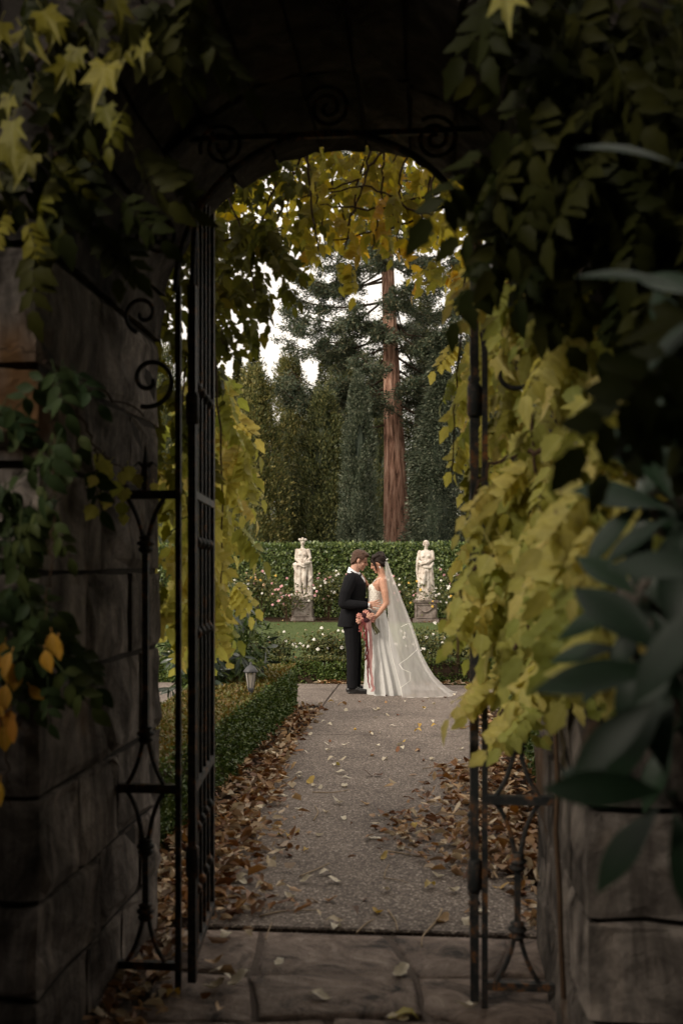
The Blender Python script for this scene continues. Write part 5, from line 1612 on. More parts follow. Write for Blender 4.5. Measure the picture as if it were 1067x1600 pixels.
# ---------------------------------------------------------------- bouquet in her near hand
def make_bouquet():
    c = np.array([XA(572, 12.62), 12.62, ZF + 0.955])
    t = thing('bridal_bouquet', tuple(c), 'bouquet of dusty pink and dark blooms trailing red ribbons', 'bouquet')
    q = lambda x, y, z: c + np.array([x, y, z])
    def bloom(name, mat, p, r_, n=7):
        mb = MB()
        mb.ell(p, r_ * 0.55, None, 8, 6)
        for ring, (rr2, up) in enumerate(((0.75, 0.1), (0.5, 0.45))):
            for k in range(n - ring * 2):
                a = 6.283 * k / (n - ring * 2) + ring
                d = np.array([math.cos(a), -up, math.sin(a)])
                mb.ell(p + d * r_ * rr2, np.array([0.36, 0.16, 0.36]) * r_ * rng.uniform(0.8, 1.2), None, 7, 5)
        mb.obj(name, mat, t, True)
    spots = [(-0.085, -0.02, 0.03, 'bloom_pink', 0.036), (-0.088, -0.01, -0.03, 'bloom_peach', 0.038), (-0.035, -0.03, -0.005, 'bloom_pink', 0.036), (0.0, -0.03, 0.065, 'bloom_pink', 0.04),
             (0.035, -0.04, 0.025, 'bloom_peach', 0.043), (0.06, -0.02, -0.015, 'bloom_pink', 0.040), (0.075, 0.0, 0.03, 'bloom_peach', 0.036), (0.03, 0.02, 0.08, 'bloom_dark', 0.028),
             (-0.02, -0.045, 0.035, 'bloom_dark', 0.033), (-0.055, -0.01, 0.035, 'bloom_dark', 0.03), (0.01, -0.05, -0.025, 'bloom_dark', 0.034), (0.015, 0.0, 0.04, 'bloom_peach', 0.032), (-0.03, 0.01, -0.045, 'bloom_pink', 0.03)]
    for x, y, z, m, r_ in spots: bloom('bloom', M[m], q(x, y, z), r_)
    sp = MB()
    for k in range(9):
        a = rng.uniform(-0.02, 0.02, 2)
        sp.tube([q(a[0] * 2, 0.0, 0.0), q(0.075 + a[0], 0.01, -0.07 + a[1]), q(0.145 + a[0] * 1.6, 0.0 + a[1], -0.19 + a[0])], 0.005, 5)
    sp.obj('stem', M['stem'], t, True)
    # ribbons
    def ribbon(x0, x1, z1, m, wd, seed, y=-0.03):
        r = random.Random(seed)
        n = 22; V = []
        for i in range(n):
            f = i / (n - 1)
            x = x0 + (x1 - x0) * f + 0.018 * math.sin(f * r.uniform(5, 7) + seed) * f ** 0.5
            tw = math.sin(f * 5 + seed) * 0.7
            p_ = q(x, y + 0.012 * math.cos(f * 8 + seed), -0.01 + (z1 + 0.01) * f)
            dx = np.array([math.cos(tw), math.sin(tw), 0.1]) * wd / 2
            V += [p_ - dx, p_ + dx]
        Fs = [(2 * i, 2 * i + 1, 2 * i + 3, 2 * i + 2) for i in range(n - 1)]
        MB().add(V, Fs).obj('ribbon', M[m], t, True)
    ribbon(-0.06, -0.075, -0.17, 'ribbon_red', 0.018, 1); ribbon(-0.035, -0.055, -0.24, 'ribbon_red', 0.022, 2, -0.045); ribbon(-0.02, -0.01, -0.36, 'ribbon_red', 0.02, 3)
    ribbon(0.0, 0.0, -0.52, 'ribbon_red', 0.022, 4, -0.05); ribbon(0.015, 0.055, -0.44, 'ribbon_red', 0.016, 5); ribbon(-0.01, 0.05, -0.86, 'ribbon_wine', 0.022, 6, -0.06)
    ribbon(0.04, 0.085, -0.90, 'ribbon_mauve', 0.045, 7, -0.055); ribbon(-0.045, -0.03, -0.28, 'ribbon_wine', 0.018, 8, -0.05); ribbon(0.02, 0.02, -0.62, 'ribbon_mauve', 0.03, 9, -0.045)
make_bouquet()

# ================================================================== vines
COMP_Y = [compound(0.27, 5, 0.082, 0.044, M['vine_yellow'], 'leaf', k) for k in range(5)]
COMP_G = [compound(0.27, 5, 0.08, 0.042, M['vine_green'], 'leaf', 10 + k) for k in range(4)]
COMP_D = [compound(0.27, 5, 0.08, 0.042, M['vine_dark'], 'leaf', 40 + k) for k in range(4)]
COMP_S = [compound(0.26, 5, 0.078, 0.044, M['vine_shade'], 'leaf', 20 + k) for k in range(4)]
COMP_A = [compound(0.24, 4, 0.085, 0.052, M['vine_gold'], 'leaf', 30 + k) for k in range(5)]
LOB_Y = [lobed(0.13, M['vine_yellow'], 'leaf', k) for k in range(4)]
LOB_D = [lobed(0.13, M['vine_dark'], 'leaf', 15 + k) for k in range(3)]
LOB_G = [lobed(0.13, M['vine_green'], 'leaf', 5 + k) for k in range(4)]
ROUND_Y = [simple(0.09, 0.078, M['vine_yellow'], 'leaf', k, 0.2, 0.15, 0.40, 8, 0.03, 3) for k in range(3)]
JAMB = AX1 - 0.03

def jamb_limit(px):
    """how deep one can look at this column before meeting the jamb on the vine side"""
    a = math.atan((px - CX) / F) - PSI
    return JAMB / math.tan(a) if a > 0.01 else 99

def vine(name, loc, label, group=None):
    return thing(name, loc, label, 'vine', group)

def stems(t, curves, r=0.006, mat=None, nm='stem'):
    for c in curves:
        c = np.array(c, float)
        # smooth the control points
        n = 18; tt = np.linspace(0, len(c) - 1, n)
        pts = np.stack([np.interp(tt, range(len(c)), c[:, k]) for k in range(3)], 1)
        for _ in range(3): pts[1:-1] = (pts[:-2] + 2 * pts[1:-1] + pts[2:]) / 4
        pts[1:-1] += rng.normal(size=(n - 2, 3)) * 0.006
        MB().tube(pts, np.linspace(r, r * 0.5, n), 5).obj(nm, mat or M['twig'], t)

def hang(t, pts, protos, towards, s0=0.8, s1=1.15, dn=0.85):
    """leaves that hang and turn their faces to the given side"""
    for p in pts:
        v = unit(1)[0]
        d = np.array([v[0] * 0.8, v[1] * 0.35, -dn]) + np.asarray(towards) * 0.25
        n = np.asarray(towards) + unit(1)[0] * 0.85 + np.array([0, 0, 0.45])
        put_leaf('leaf', protos[rng.integers(0, len(protos))], t, p, d, n, rng.uniform(s0, s1))

# vine on the jamb by the rhododendron
rv = vine('creeper_vine', (AX1, 3.4, 0), 'yellow green creeper cascading over the black gate panel and jamb')
pts = []
for x, y in sample_poly([(745, 400), (800, 380), (880, 400), (900, 560), (900, 770), (745, 770)], 50):
    pts.append(P(x, y, min(rng.uniform(3.8, 4.35), jamb_limit(x) - rng.uniform(0.03, 0.25))))
hang(rv, pts, COMP_Y + ROUND_Y + COMP_G[:1], (-0.3, -1, 0), 0.7, 1.0)
up = []
for x, y in sample_poly([(770, 430), (850, 410), (915, 460), (950, 580), (960, 740), (900, 790), (775, 770)], 72):
    up.append(P(x, y - 15, min(rng.uniform(3.3, 3.6), jamb_limit(x) - rng.uniform(0.03, 0.25))))
hang(rv, up, COMP_Y + LOB_Y[:2] + ROUND_Y + COMP_G + LOB_G[:2], (-0.3, -1, 0), 0.5, 1.0)
low = [(742, 760), (790, 725), (940, 690), (1000, 850), (920, 1000), (870, 1070), (840, 1120), (800, 1125), (770, 1060), (752, 1000), (745, 930), (745, 850)]
pts = []
for x, y in sample_poly(low, 140):
    pts.append(P(x, y, min(rng.uniform(3.35, 3.66), jamb_limit(x) - rng.uniform(0.03, 0.3))))
hang(rv, pts, COMP_Y + COMP_Y + LOB_Y[:2] + ROUND_Y[:2], (-0.3, -1, 0), 0.45, 1.05)
pts = []
for x, y in sample_poly([(735, 750), (780, 730), (850, 740), (850, 1050), (800, 1090), (775, 1050), (755, 1000), (750, 930), (745, 850)], 75):
    pts.append(P(x, y, rng.uniform(4.45, 4.95)))
hang(rv, pts, COMP_Y + COMP_Y + LOB_Y, (-0.3, -0.8, 0.4), 0.7, 1.0)
stems(rv, [[P(880, 1560, 3.2), P(870, 1200, 3.25), P(850, 900, 3.3), P(830, 600, 3.4), P(800, 300, 3.4)], [P(860, 900, 3.3), P(780, 860, 3.45), P(720, 900, 3.5), P(715, 1040, 3.5)],
           [P(850, 700, 3.3), P(770, 720, 3.5), P(730, 790, 3.5)], [P(850, 950, 3.3), P(800, 1010, 3.45), P(780, 1150, 3.5)]], 0.009)
rv2 = vine('creeper_vine', (XA(715, 4.6), 4.55, 1.6), 'pale yellow creeper fringe hanging beyond the black gate leaf')
pts = [P(x, y, rng.uniform(4.7, 5.4)) for x, y in sample_poly([(725, 440), (740, 380), (800, 380), (800, 740), (735, 730), (722, 680), (730, 620), (718, 560)], 95)]
hang(rv2, pts, COMP_Y + ROUND_Y, (-0.6, -0.8, 0), 0.65, 0.95)
stems(rv2, [[P(760, 250, 4.6), P(730, 420, 4.6), P(712, 600, 4.7), P(705, 740, 4.7)], [P(750, 300, 4.7), P(750, 560, 4.7), P(740, 750, 4.7)]], 0.006)

# dark creeper high on the wall, rhododendron side
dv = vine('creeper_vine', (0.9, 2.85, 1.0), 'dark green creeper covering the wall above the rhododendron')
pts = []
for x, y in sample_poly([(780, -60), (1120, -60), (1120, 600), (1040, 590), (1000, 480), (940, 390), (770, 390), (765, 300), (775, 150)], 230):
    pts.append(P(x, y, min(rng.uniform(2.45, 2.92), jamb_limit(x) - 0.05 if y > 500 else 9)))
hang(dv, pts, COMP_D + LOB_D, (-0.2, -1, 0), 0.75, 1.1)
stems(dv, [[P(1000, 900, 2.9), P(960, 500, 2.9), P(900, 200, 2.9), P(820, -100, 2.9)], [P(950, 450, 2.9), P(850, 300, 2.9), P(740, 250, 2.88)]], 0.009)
stray = put_leaf('leaf', LOB_Y[1], dv, P(790, -20, 2.3), (0.05, 0.1, -1), (-0.4, -1, 0.1), 0.75)

# vine hanging beyond the arch on the bare stone side
lv = vine('creeper_vine', (XA(345, 4.85), 4.85, 1.5), 'yellow green creeper curtain hanging beyond the rusty gate leaf')
pts = [P(x, y, rng.uniform(5.2, 6.1)) for x, y in sample_poly([(300, 560), (345, 550), (360, 620), (385, 670), (390, 700), (370, 760), (365, 810), (350, 860), (360, 900), (338, 985), (300, 990)], 150)]
hang(lv, pts, COMP_Y + COMP_Y + LOB_Y[:2], (0.5, -0.8, 0.3), 0.75, 1.05)
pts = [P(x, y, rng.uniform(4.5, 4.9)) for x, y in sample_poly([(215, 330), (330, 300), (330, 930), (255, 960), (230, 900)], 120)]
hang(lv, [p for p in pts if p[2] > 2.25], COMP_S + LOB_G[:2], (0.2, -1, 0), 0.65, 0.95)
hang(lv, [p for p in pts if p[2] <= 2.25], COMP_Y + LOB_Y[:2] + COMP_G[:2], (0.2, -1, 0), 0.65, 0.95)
hang(lv, [P(252, 965, 4.55)], LOB_Y[:1], (0, -1, 0), 1.25, 1.3)
stems(lv, [[P(300, 250, 4.7), P(330, 500, 4.7), P(350, 720, 4.8), P(345, 960, 4.8)], [P(320, 300, 4.7), P(290, 560, 4.7), P(270, 900, 4.7)]], 0.007)
lv2 = vine('creeper_vine', (XA(370, 5.2), 5.1, 2.6), 'shadowed olive creeper in the upper corner of the arch against the sky')
pts = [P(x, y, rng.uniform(4.7, 5.6)) for x, y in sample_poly([(322, 320), (395, 330), (440, 330), (450, 420), (420, 470), (400, 440), (388, 520), (372, 470), (350, 560), (322, 590)], 80)]
hang(lv2, pts, COMP_S, (0.2, -1, 0), 0.55, 0.85)
hang(lv2, [P(408, 470, 5.0), P(405, 495, 5.0), P(415, 510, 5.0), P(352, 530, 5.0)], [simple(0.10, 0.07, M['vine_shade'], 'leaf', 1, 0.2, 0.2, 0.4, 6, 0.03, 3)], (0, -1, 0), 0.8, 1.0)
stems(lv2, [[P(330, 240, 5), P(370, 340, 5), P(395, 430, 5), P(408, 500, 5)], [P(325, 280, 5), P(340, 420, 5), P(350, 540, 5)], [P(300, 380, 5), P(360, 375, 5), P(420, 330, 5.1)]], 0.006)

# golden canopy overhead behind the arch
gv = vine('creeper_vine', (AC, 5.8, 3.3), 'golden backlit creeper canopy hanging just behind the arch')
poly = [(300, 180), (760, 180), (750, 420), (705, 470), (660, 445), (625, 400), (580, 405), (545, 435), (500, 420), (450, 430), (430, 400), (330, 390)]
pts = [P(x, y - 22, rng.uniform(5.0, 6.3)) for x, y in sample_poly(poly, 280)]
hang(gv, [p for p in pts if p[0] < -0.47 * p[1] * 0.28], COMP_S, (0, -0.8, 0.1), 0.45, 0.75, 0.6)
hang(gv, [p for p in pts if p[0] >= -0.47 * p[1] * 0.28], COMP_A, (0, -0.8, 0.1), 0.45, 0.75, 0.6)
pts2 = np.array([P(x, y, rng.uniform(5.2, 7.2)) for x, y in sample_poly([(250, 60), (800, 60), (780, 330), (740, 400), (640, 385), (590, 375), (500, 385), (440, 380), (330, 330)], 2600)])
n = len(pts2)
cloud_obj('leaf_mass', gv, pts2, unit(n) + np.array([0, 0, -0.8]), unit(n) * 0.8 + np.array([0, -0.7, 0.2]), 0.085 * rng.uniform(0.6, 1.2, n), OVAL, M['vine_gold_mass'])
cur = []
for k in range(16):
    x0 = rng.uniform(420, 700); x1 = x0 + rng.uniform(-70, 70); yy = rng.uniform(5.0, 5.8)
    cur.append([P(x0, 190, yy), P((x0 + x1) / 2 + rng.uniform(-15, 15), 280, yy), P(x1, rng.uniform(330, 400), yy)])
cur += [[P(705, 320, 5.3), P(620, 355, 5.3), P(520, 375, 5.3)], [P(690, 300, 5.3), P(590, 330, 5.2), P(500, 320, 5.2)], [P(700, 340, 5.2), P(640, 330, 5.2), P(590, 290, 5.2), P(520, 300, 5.3)], [P(600, 235, 5.2), P(560, 280, 5.2), P(470, 310, 5.2)]]
stems(gv, cur, 0.008)
# bough of a tree on the garden side that carries it
stems(gv, [[P(120, 120, 6.0), P(350, 150, 6.1), P(600, 140, 6.1), P(900, 120, 6.0)], [P(150, 60, 5.2), P(500, 90, 5.3), P(900, 60, 5.2)]], 0.035, M['bark'], 'support_bough')

# creeper hanging in front of the wall, bare stone side, top
tv = vine('creeper_vine', (-1.5, 2.8, 2.4), 'olive creeper with big lobed leaves high on the bare stone wall')
spots = [(40, 70), (85, 55), (120, 100), (165, 125), (200, 60), (190, 95), (225, 85), (105, 120), (150, 160), (165, 190), (150, 60), (70, 40), (20, 100), (15, 170), (10, 240), (35, 150), (20, 215), (0, 60), (45, 265), (0, 190), (130, 30), (60, 0), (180, 20), (-20, 120), (-25, 260)]
for x, y in spots:
    p = P(x, y - 20, rng.uniform(2.4, 2.75))
    put_leaf('leaf', LOB_G[rng.integers(0, 4)] if rng.random() < 0.6 else LOB_D[rng.integers(0, 3)], tv, p, (rng.normal() * 0.35, -0.2, -1), (rng.normal() * 0.5, -1, 0.35), rng.uniform(0.55, 0.95))
pts = [P(x, y, rng.uniform(2.6, 2.9)) for x, y in [(85, 265), (70, 240), (120, 200), (40, 330), (200, 160), (15, 320), (110, 290), (55, 110)]]
hang(tv, pts, COMP_G, (0, -1, 0), 0.5, 0.65)
pts = [P(x, y, rng.uniform(2.7, 2.93)) for x, y in sample_poly([(-60, -60), (330, -60), (300, 40), (200, 330), (150, 400), (-60, 360)], 45)]
hang(tv, pts, COMP_D, (0, -1, 0), 0.7, 1.0)
stems(tv, [[P(-80, 500, 2.9), P(-40, 250, 2.9), P(80, 60, 2.9), P(220, 10, 2.85)], [P(-60, 150, 2.85), P(60, 170, 2.85), P(110, 300, 2.85)]], 0.008)
# sprig of yellow leaves on the jamb by the gate
sv = vine('creeper_sprig', (XA(175, 3.55), 3.55, 1.9), 'small yellow green creeper sprig on the bare stone jamb')
jl = AX0 + 0.04
def on_jamb(px, py, off=0.03):
    a = math.atan((px - CX) / F) - PSI
    return P(px, py, (AX0 + off) / math.tan(a))
for x, y in [(150, 720), (162, 712), (172, 735), (190, 738), (200, 728), (152, 745), (160, 770), (172, 775), (196, 760), (190, 785), (208, 742), (184, 750), (155, 790), (193, 805), (178, 722), (240, 757)]:
    p = on_jamb(x, y - 8, rng.uniform(0.03, 0.09))
    put_leaf('leaf', ROUND_Y[rng.integers(0, 3)], sv, p, (rng.normal() * 0.5, -0.2, -1), (0.5, -1, 0.4), rng.uniform(0.45, 0.7))
stems(sv, [[on_jamb(120, 640), on_jamb(150, 700, 0.06), on_jamb(195, 735, 0.06), on_jamb(200, 800, 0.05)], [on_jamb(150, 700, 0.06), on_jamb(160, 790, 0.05)]], 0.004)

# green climber on the corner of the wall
SM = [simple(0.062, 0.036, M['climber'], 'leaf', k, 0.2, 0.25, 0.42, 6, 0.012) for k in range(3)]
SO = [simple(0.062, 0.038, M['orange'], 'leaf', k, 0.2, 0.3, 0.45, 6, 0.012) for k in range(3)]
cv = vine('climber_vine', (-1.3, 2.9, 0.2), 'dark green small leaved climber on the corner of the bare stone wall')
SMC = [compound(0.16, 3, 0.058, 0.03, M['climber'], 'leaf', 50 + k, 0) for k in range(3)]
def on_wall(px, py, lo=0.03, hi=0.14):
    """a point just in front of the wall's front face or, past the corner, of its jamb"""
    a = math.atan((px - CX) / F) - PSI
    Y = min(AY0 - rng.uniform(lo, hi), 99)
    if px > 67: Y = (AX0 + rng.uniform(lo, hi)) / math.tan(a)
    return P(px, py, Y)
for poly, k in (([(0, 745), (60, 750), (100, 780), (70, 850), (0, 840)], 26), ([(0, 900), (40, 900), (100, 960), (125, 1000), (80, 1060), (40, 1040), (0, 980)], 36), ([(85, 640), (130, 650), (150, 720), (110, 730)], 10), ([(60, 560), (110, 545), (120, 580), (70, 590)], 6), ([(0, 600), (20, 620), (15, 650), (0, 650)], 3)):
    for x, y in sample_poly(poly, k):
        p = on_wall(x, y)
        put_leaf('leaf', (SM + SMC)[rng.integers(0, 6)], cv, p, (rng.normal() * 0.7, -0.25, -0.8), (rng.normal() * 0.3, -1, 0.5), rng.uniform(0.8, 1.25))
for x, y in [(10, 1010), (22, 1025), (28, 1050), (5, 1040), (12, 1075), (18, 1115), (5, 1100), (25, 1130), (5, 1140), (80, 995), (92, 1003), (70, 1022), (43, 1080), (2, 1225), (-5, 1060), (-10, 1120)]:
    put_leaf('leaf', SO[rng.integers(0, 3)], cv, on_wall(x, y - 14, 0.08, 0.2), (rng.normal() * 0.3, -0.15, -1), (rng.normal() * 0.4, -1, 0.3), rng.uniform(0.95, 1.3))
stems(cv, [[on_wall(20, 880), on_wall(50, 935), on_wall(66, 975), on_wall(68, 1010)], [on_wall(85, 800), on_wall(84, 870), on_wall(75, 930), on_wall(68, 975)], [on_wall(0, 545), on_wall(40, 545), on_wall(75, 560)], [on_wall(85, 650), on_wall(82, 750), on_wall(85, 800)],
           [on_wall(0, 1120), on_wall(12, 1190), on_wall(16, 1260)], [on_wall(15, 1123), on_wall(40, 1140), on_wall(62, 1160)], [on_wall(75, 640), on_wall(110, 690), on_wall(128, 740)]], 0.003)
# bare woody runner across the jamb
stems(cv, [[on_wall(70, 565, 0.03, 0.04), on_wall(120, 590, 0.03, 0.04), on_wall(170, 615, 0.03, 0.04), on_wall(225, 650, 0.03, 0.04)]], 0.007, M['bark'], 'runner')

# ------------------------------------------------------------------ rhododendron close to the camera
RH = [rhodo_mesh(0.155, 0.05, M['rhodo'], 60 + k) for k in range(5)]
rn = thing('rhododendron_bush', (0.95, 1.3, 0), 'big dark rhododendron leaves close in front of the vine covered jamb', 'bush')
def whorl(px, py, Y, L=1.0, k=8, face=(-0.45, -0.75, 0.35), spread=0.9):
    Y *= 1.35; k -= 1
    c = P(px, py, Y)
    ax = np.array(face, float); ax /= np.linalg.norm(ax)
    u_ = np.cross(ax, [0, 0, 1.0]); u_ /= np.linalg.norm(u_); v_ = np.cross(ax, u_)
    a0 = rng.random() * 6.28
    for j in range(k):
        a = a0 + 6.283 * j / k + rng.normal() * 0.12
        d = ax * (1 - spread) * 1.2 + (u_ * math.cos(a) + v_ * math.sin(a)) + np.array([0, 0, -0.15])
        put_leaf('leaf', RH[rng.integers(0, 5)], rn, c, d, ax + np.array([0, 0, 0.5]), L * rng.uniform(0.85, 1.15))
    return c
tips = [whorl(1062, 1040, 1.12, 1.12, 8), whorl(1010, 940, 1.25, 0.95, 7), whorl(1060, 800, 1.3, 1.0, 8), whorl(1045, 1240, 1.1, 1.1, 7), whorl(1130, 470, 1.2, 1.0, 6),
        whorl(1060, 680, 1.5, 0.85, 7), whorl(1150, 900, 1.0, 1.1, 7), whorl(1015, 770, 1.35, 0.9, 8), whorl(985, 1010, 1.3, 0.85, 8), whorl(1070, 560, 1.3, 0.95, 7), whorl(1060, 1130, 1.45, 0.9, 7)]
# two leaves that catch the sky
put_leaf('leaf', RH[0], rn, P(1075, 262, 1.6), (-1, 0.1, 0.38), (-0.1, -0.6, 1), 1.0)
put_leaf('leaf', RH[1], rn, P(1085, 455, 1.55), (-1, 0.0, 0.28), (-0.1, -0.6, 1), 1.0)
put_leaf('leaf', RH[2], rn, P(1065, 1045, 1.42), (-1, 0.0, -0.06), (-0.05, -0.75, 0.7), 1.15)
put_leaf('leaf', RH[3], rn, P(1050, 1075, 1.42), (-0.75, 0.0, -0.62), (-0.3, -0.8, 0.5), 1.05)
put_leaf('leaf', RH[3], rn, P(1065, 1240, 1.4), (-1, 0.0, 0.05), (-0.05, -0.85, 0.5), 1.05)
root = np.array([0.95, 1.4, 0.0])
stems(rn, [[root, (root + c) / 2 + np.array([0.12, 0.1, 0.1]), c + np.array([0.05, 0.08, -0.05]), c] for c in tips], 0.014, M['bark'], 'branch')
n = 1300
q = np.stack([rng.uniform(0.75, 2.2, n), rng.uniform(0.6, 2.5, n), rng.uniform(0.1, 2.8, n)], 1)
q[:, 0] = np.maximum(q[:, 0], 0.36 * q[:, 1] + 0.12 + 0.25 * rng.random(n))
cloud_obj('inner_foliage', rn, q, unit(n) + np.array([-0.2, 0, -0.4]), unit(n) * 0.6 + np.array([-0.4, -0.6, 0.5]), 0.15 * rng.uniform(0.7, 1.1, n), NEEDLE, M['box'])

# ================================================================== fallen leaves and twigs
def dead_leaf(L, W, mat, seed):
    r = random.Random(seed)
    v, f, u = blade(L, W, 3, r.uniform(0.15, 0.6), r.uniform(-0.35, 0.2), 7, 0.45)
    v = v.copy()
    v[:, 2] += 0.012 * np.sin(v[:, 0] / L * 5 + seed) + 0.35 * v[:, 1] * (v[:, 0] / L) * r.uniform(-1, 1)
    v[:, 2] -= v[:, 2].min()
    return leaf_mesh('fallen_leaf', [(v, f, u)], mat)
DEAD = {k: [dead_leaf(0.075, 0.036, M['dead_' + k], 100 + 7 * i + j) for j in range(5)] for i, k in enumerate(('cream', 'tan', 'brown', 'yellow'))}
look = {'cream': 'cream coloured', 'tan': 'tan', 'brown': 'curled brown', 'yellow': 'yellowed'}
def where(x, y):
    if y < 4.43: return 'worn flagstones under the arch', 'fallen leaves on the flagstones'
    if y < 7.0: return 'path just beyond the flagstones', 'fallen leaves on the near path'
    if y < 9.62: return 'path short of the slab joint', 'fallen leaves on the middle path'
    return 'far slab in front of the couple', 'fallen leaves on the far slab'
def drop(x, y, kind, s=1.0):
    lb, gr = where(x, y)
    me = DEAD[kind][rng.integers(0, 5)]
    o = bpy.data.objects.new('fallen_leaf', me); COL.objects.link(o)
    z = 0.033
    o.location = (x, y, z); o.rotation_euler = (rng.normal() * 0.12, rng.normal() * 0.12, rng.random() * 6.28)
    k = s * rng.uniform(0.75, 1.2) * (1.25 if y < 5.2 else 1.1); o.scale = (k, k, k)
    tag(o, f'{look[kind]} fallen leaf on the {lb}', 'leaf', f'{look[kind]} {gr}')
def g_at(px, py):
    d = FW + RT * ((px - CX) / F) + UP * ((HY - py) / F)
    t_ = -(CH - 0.03) / d[2]
    return d[0] * t_, d[1] * t_
kinds = ['cream', 'tan', 'brown', 'yellow']
# those that catch the eye
for px, py, k in [(357, 1545, 'cream'), (352, 1538, 'cream'), (482, 1558, 'cream'), (615, 1530, 'cream'), (508, 1443, 'cream'), (521, 1456, 'cream'), (463, 1406, 'cream'), (347, 1470, 'cream'), (382, 1453, 'cream'), (700, 1434, 'tan'), (735, 1425, 'cream'),
                  (517, 1365, 'cream'), (573, 1310, 'cream'), (437, 1325, 'cream'), (605, 1592, 'yellow'), (640, 1596, 'cream'), (755, 1572, 'cream'), (280, 1556, 'yellow'), (320, 1510, 'tan'), (325, 1522, 'cream'), (432, 1512, 'cream'), (725, 1438, 'cream'), (240, 1578, 'tan'),
                  (630, 1299, 'tan'), (645, 1298, 'yellow'), (590, 1293, 'brown'), (441, 1259, 'cream'), (536, 1258, 'cream'), (450, 1246, 'cream'), (538, 1231, 'cream'), (540, 1209, 'cream'), (605, 1186, 'cream'), (583, 1213, 'brown'), (510, 1133, 'cream'), (541, 1110, 'cream'), (647, 1144, 'yellow'),
                  (664, 1107, 'yellow'), (672, 1187, 'cream'), (625, 1166, 'cream'), (582, 1110, 'cream'), (445, 1235, 'cream'), (487, 1228, 'cream'), (480, 1225, 'yellow'), (584, 1214, 'brown'), (468, 1214, 'cream'), (512, 1189, 'cream'), (541, 1101, 'tan'), (700, 1147, 'cream'), (590, 1108, 'cream')]:
    x, y = g_at(px, py); drop(x, y, k, 1.05)
for k in range(105):
    y = 4.6 + 9.0 * rng.random() ** 1.3; x = rng.uniform(PX0 + 0.1, PX1 - 0.08)
    drop(x, y, kinds[rng.choice(4, p=[0.46, 0.24, 0.14, 0.16])], 0.85)
# drifts
def drift(n, gen, label, size=0.07, zmax=0.05):
    p = np.array([gen() for _ in range(n)])
    up = np.array([0, 0, 1.0]) + unit(n) * 0.55
    d = unit(n); d[:, 2] *= 0.25
    p[:, 2] += 0.012 + rng.random(n) * zmax
    o = cloud_obj('leaf_litter', None, p, d, up, size * rng.uniform(0.6, 1.35, n), ([(0, 0, 0), (0.3, 0.24, 0.10), (0.72, 0.2, 0.12), (1, 0, 0.02), (0.72, -0.2, 0.10), (0.3, -0.24, 0.12)], [(0, 1, 2, 3), (0, 3, 4, 5)]), M['litter'], 'stuff', (0.35, 1.25))
    tag(o, label)
def g_left():
    if rng.random() < 0.45:
        y = 4.5 + 4.4 * rng.random() ** 1.4; return (PX0 + abs(rng.normal()) * 0.21 * max(0.2, 1.25 - (y - 4.5) / 3.6) - 0.05, y, 0.03)
    y = 4.45 + 7.1 * rng.random() ** 2.1
    return (rng.uniform(-1.56, PX0 + 0.05), y, 0.0)
def g_right():
    if rng.random() < 0.5:
        y = 5.2 + 2.9 * rng.random(); return (PX1 - abs(rng.normal()) * 0.26 + 0.05, y, 0.03)
    y = 4.45 + 7.0 * rng.random() ** 1.3
    return (rng.uniform(PX1 - 0.1, 0.86), y, 0.0)
def g_patch():
    return (XA(650, 6.2) + rng.normal() * 0.14, 6.2 + rng.normal() * 0.30, 0.03)
drift(3300, g_left, 'brown and cream leaf drift between the box hedge and the path', 0.072)
drift(2600, g_right, 'brown and cream leaf drift beside the black gate leaf', 0.072)
drift(190, g_patch, 'thin patch of pale leaves in the middle of the path', 0.06, 0.02)
drift(420, lambda: (rng.uniform(-1.5, 1.0), 13.85 + abs(rng.normal()) * 0.12, 0.02), 'strip of fallen leaves along the edging behind the couple', 0.07, 0.02)
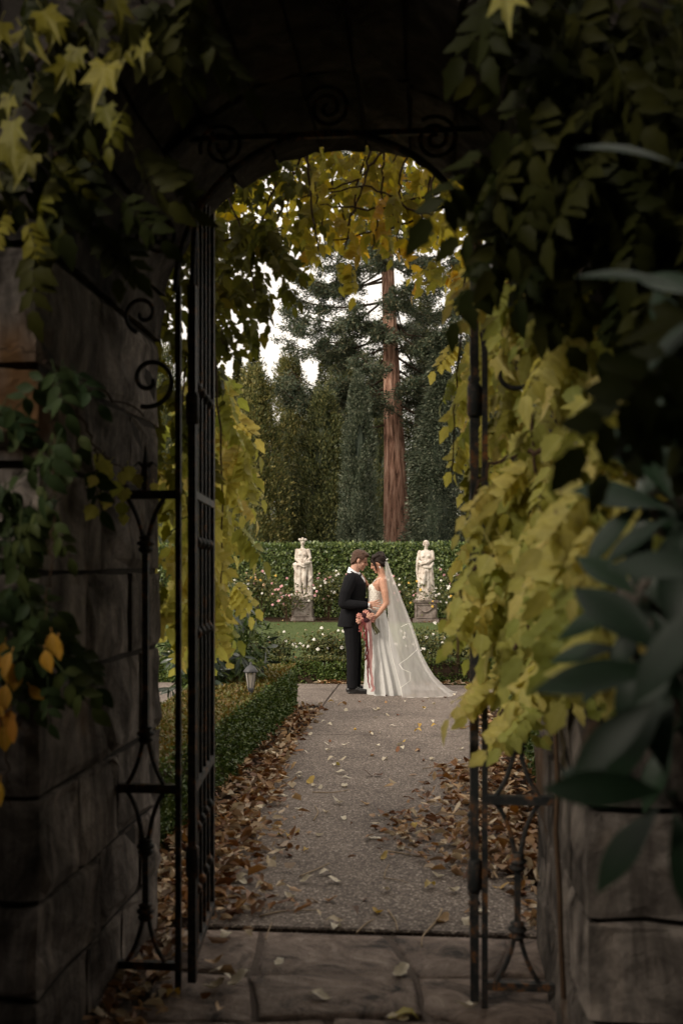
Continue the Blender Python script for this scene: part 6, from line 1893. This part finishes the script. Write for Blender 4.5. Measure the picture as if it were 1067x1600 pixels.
drift(160, lambda: (AX0 + abs(rng.normal()) * 0.13 + 0.02, 3.3 + rng.random() * 1.1, 0.03), 'few dull leaves gathered at the foot of the bare stone jamb', 0.07, 0.02)
drift(160, lambda: (rng.uniform(-7, 1.5), rng.uniform(17, 30), 0.03), 'scattered orange leaves on the lawn', 0.09, 0.02)

def twig(pts, r, label):
    P3 = np.array([(*g_at(x, y), 0.036) for x, y in pts])
    n = 12; tt = np.linspace(0, len(P3) - 1, n)
    c = np.stack([np.interp(tt, range(len(P3)), P3[:, k]) for k in range(3)], 1)
    for _ in range(2): c[1:-1] = (c[:-2] + 2 * c[1:-1] + c[2:]) / 4
    tag(MB().tube(c, np.linspace(r, r * 0.6, n), 5).obj('fallen_twig', M['dry'], None, True), label, 'twig', 'dry twigs on the path')
M['dry'] = noisy('dry_stalk', [(0.22, 0.15, 0.09), (0.42, 0.33, 0.22)], 25, 0.8, 0.2, 0.3, 0.003)
twig([(690, 1422), (684, 1440), (668, 1455), (657, 1468), (659, 1482)], 0.005, 'long curved pale twig crossing onto the flagstones')
twig([(556, 1460), (570, 1446), (584, 1438)], 0.004, 'short straight twig in the middle near the flagstones')
twig([(606, 1424), (618, 1440), (621, 1456)], 0.004, 'bent pale twig beside the long curved one')
twig([(405, 1434), (440, 1425), (500, 1424)], 0.004, 'long thin dark twig lying across the near path')
twig([(468, 1371), (500, 1358), (515, 1350)], 0.004, 'straight twig beside a cream leaf near the drift')
twig([(600, 1373), (602, 1362), (608, 1352)], 0.003, 'tiny upright looking twig in the middle of the path')
twig([(600, 1374), (620, 1376), (637, 1381)], 0.003, 'thin twig lying crosswise in the middle of the path')
twig([(488, 1239), (520, 1240), (546, 1235)], 0.004, 'pale twig under two cream leaves halfway along')
twig([(490, 1283), (498, 1270), (492, 1260)], 0.004, 'hooked pale twig beside the drift by the hedge')
twig([(660, 1202), (675, 1200), (680, 1192)], 0.003, 'small hooked twig short of the slab joint')
twig([(604, 1331), (640, 1337), (675, 1343)], 0.004, 'brown twig reaching out of the pale leaf patch')
twig([(415, 1470), (420, 1455), (425, 1443)], 0.003, 'thin twig pointing from the flagstones into the drift')
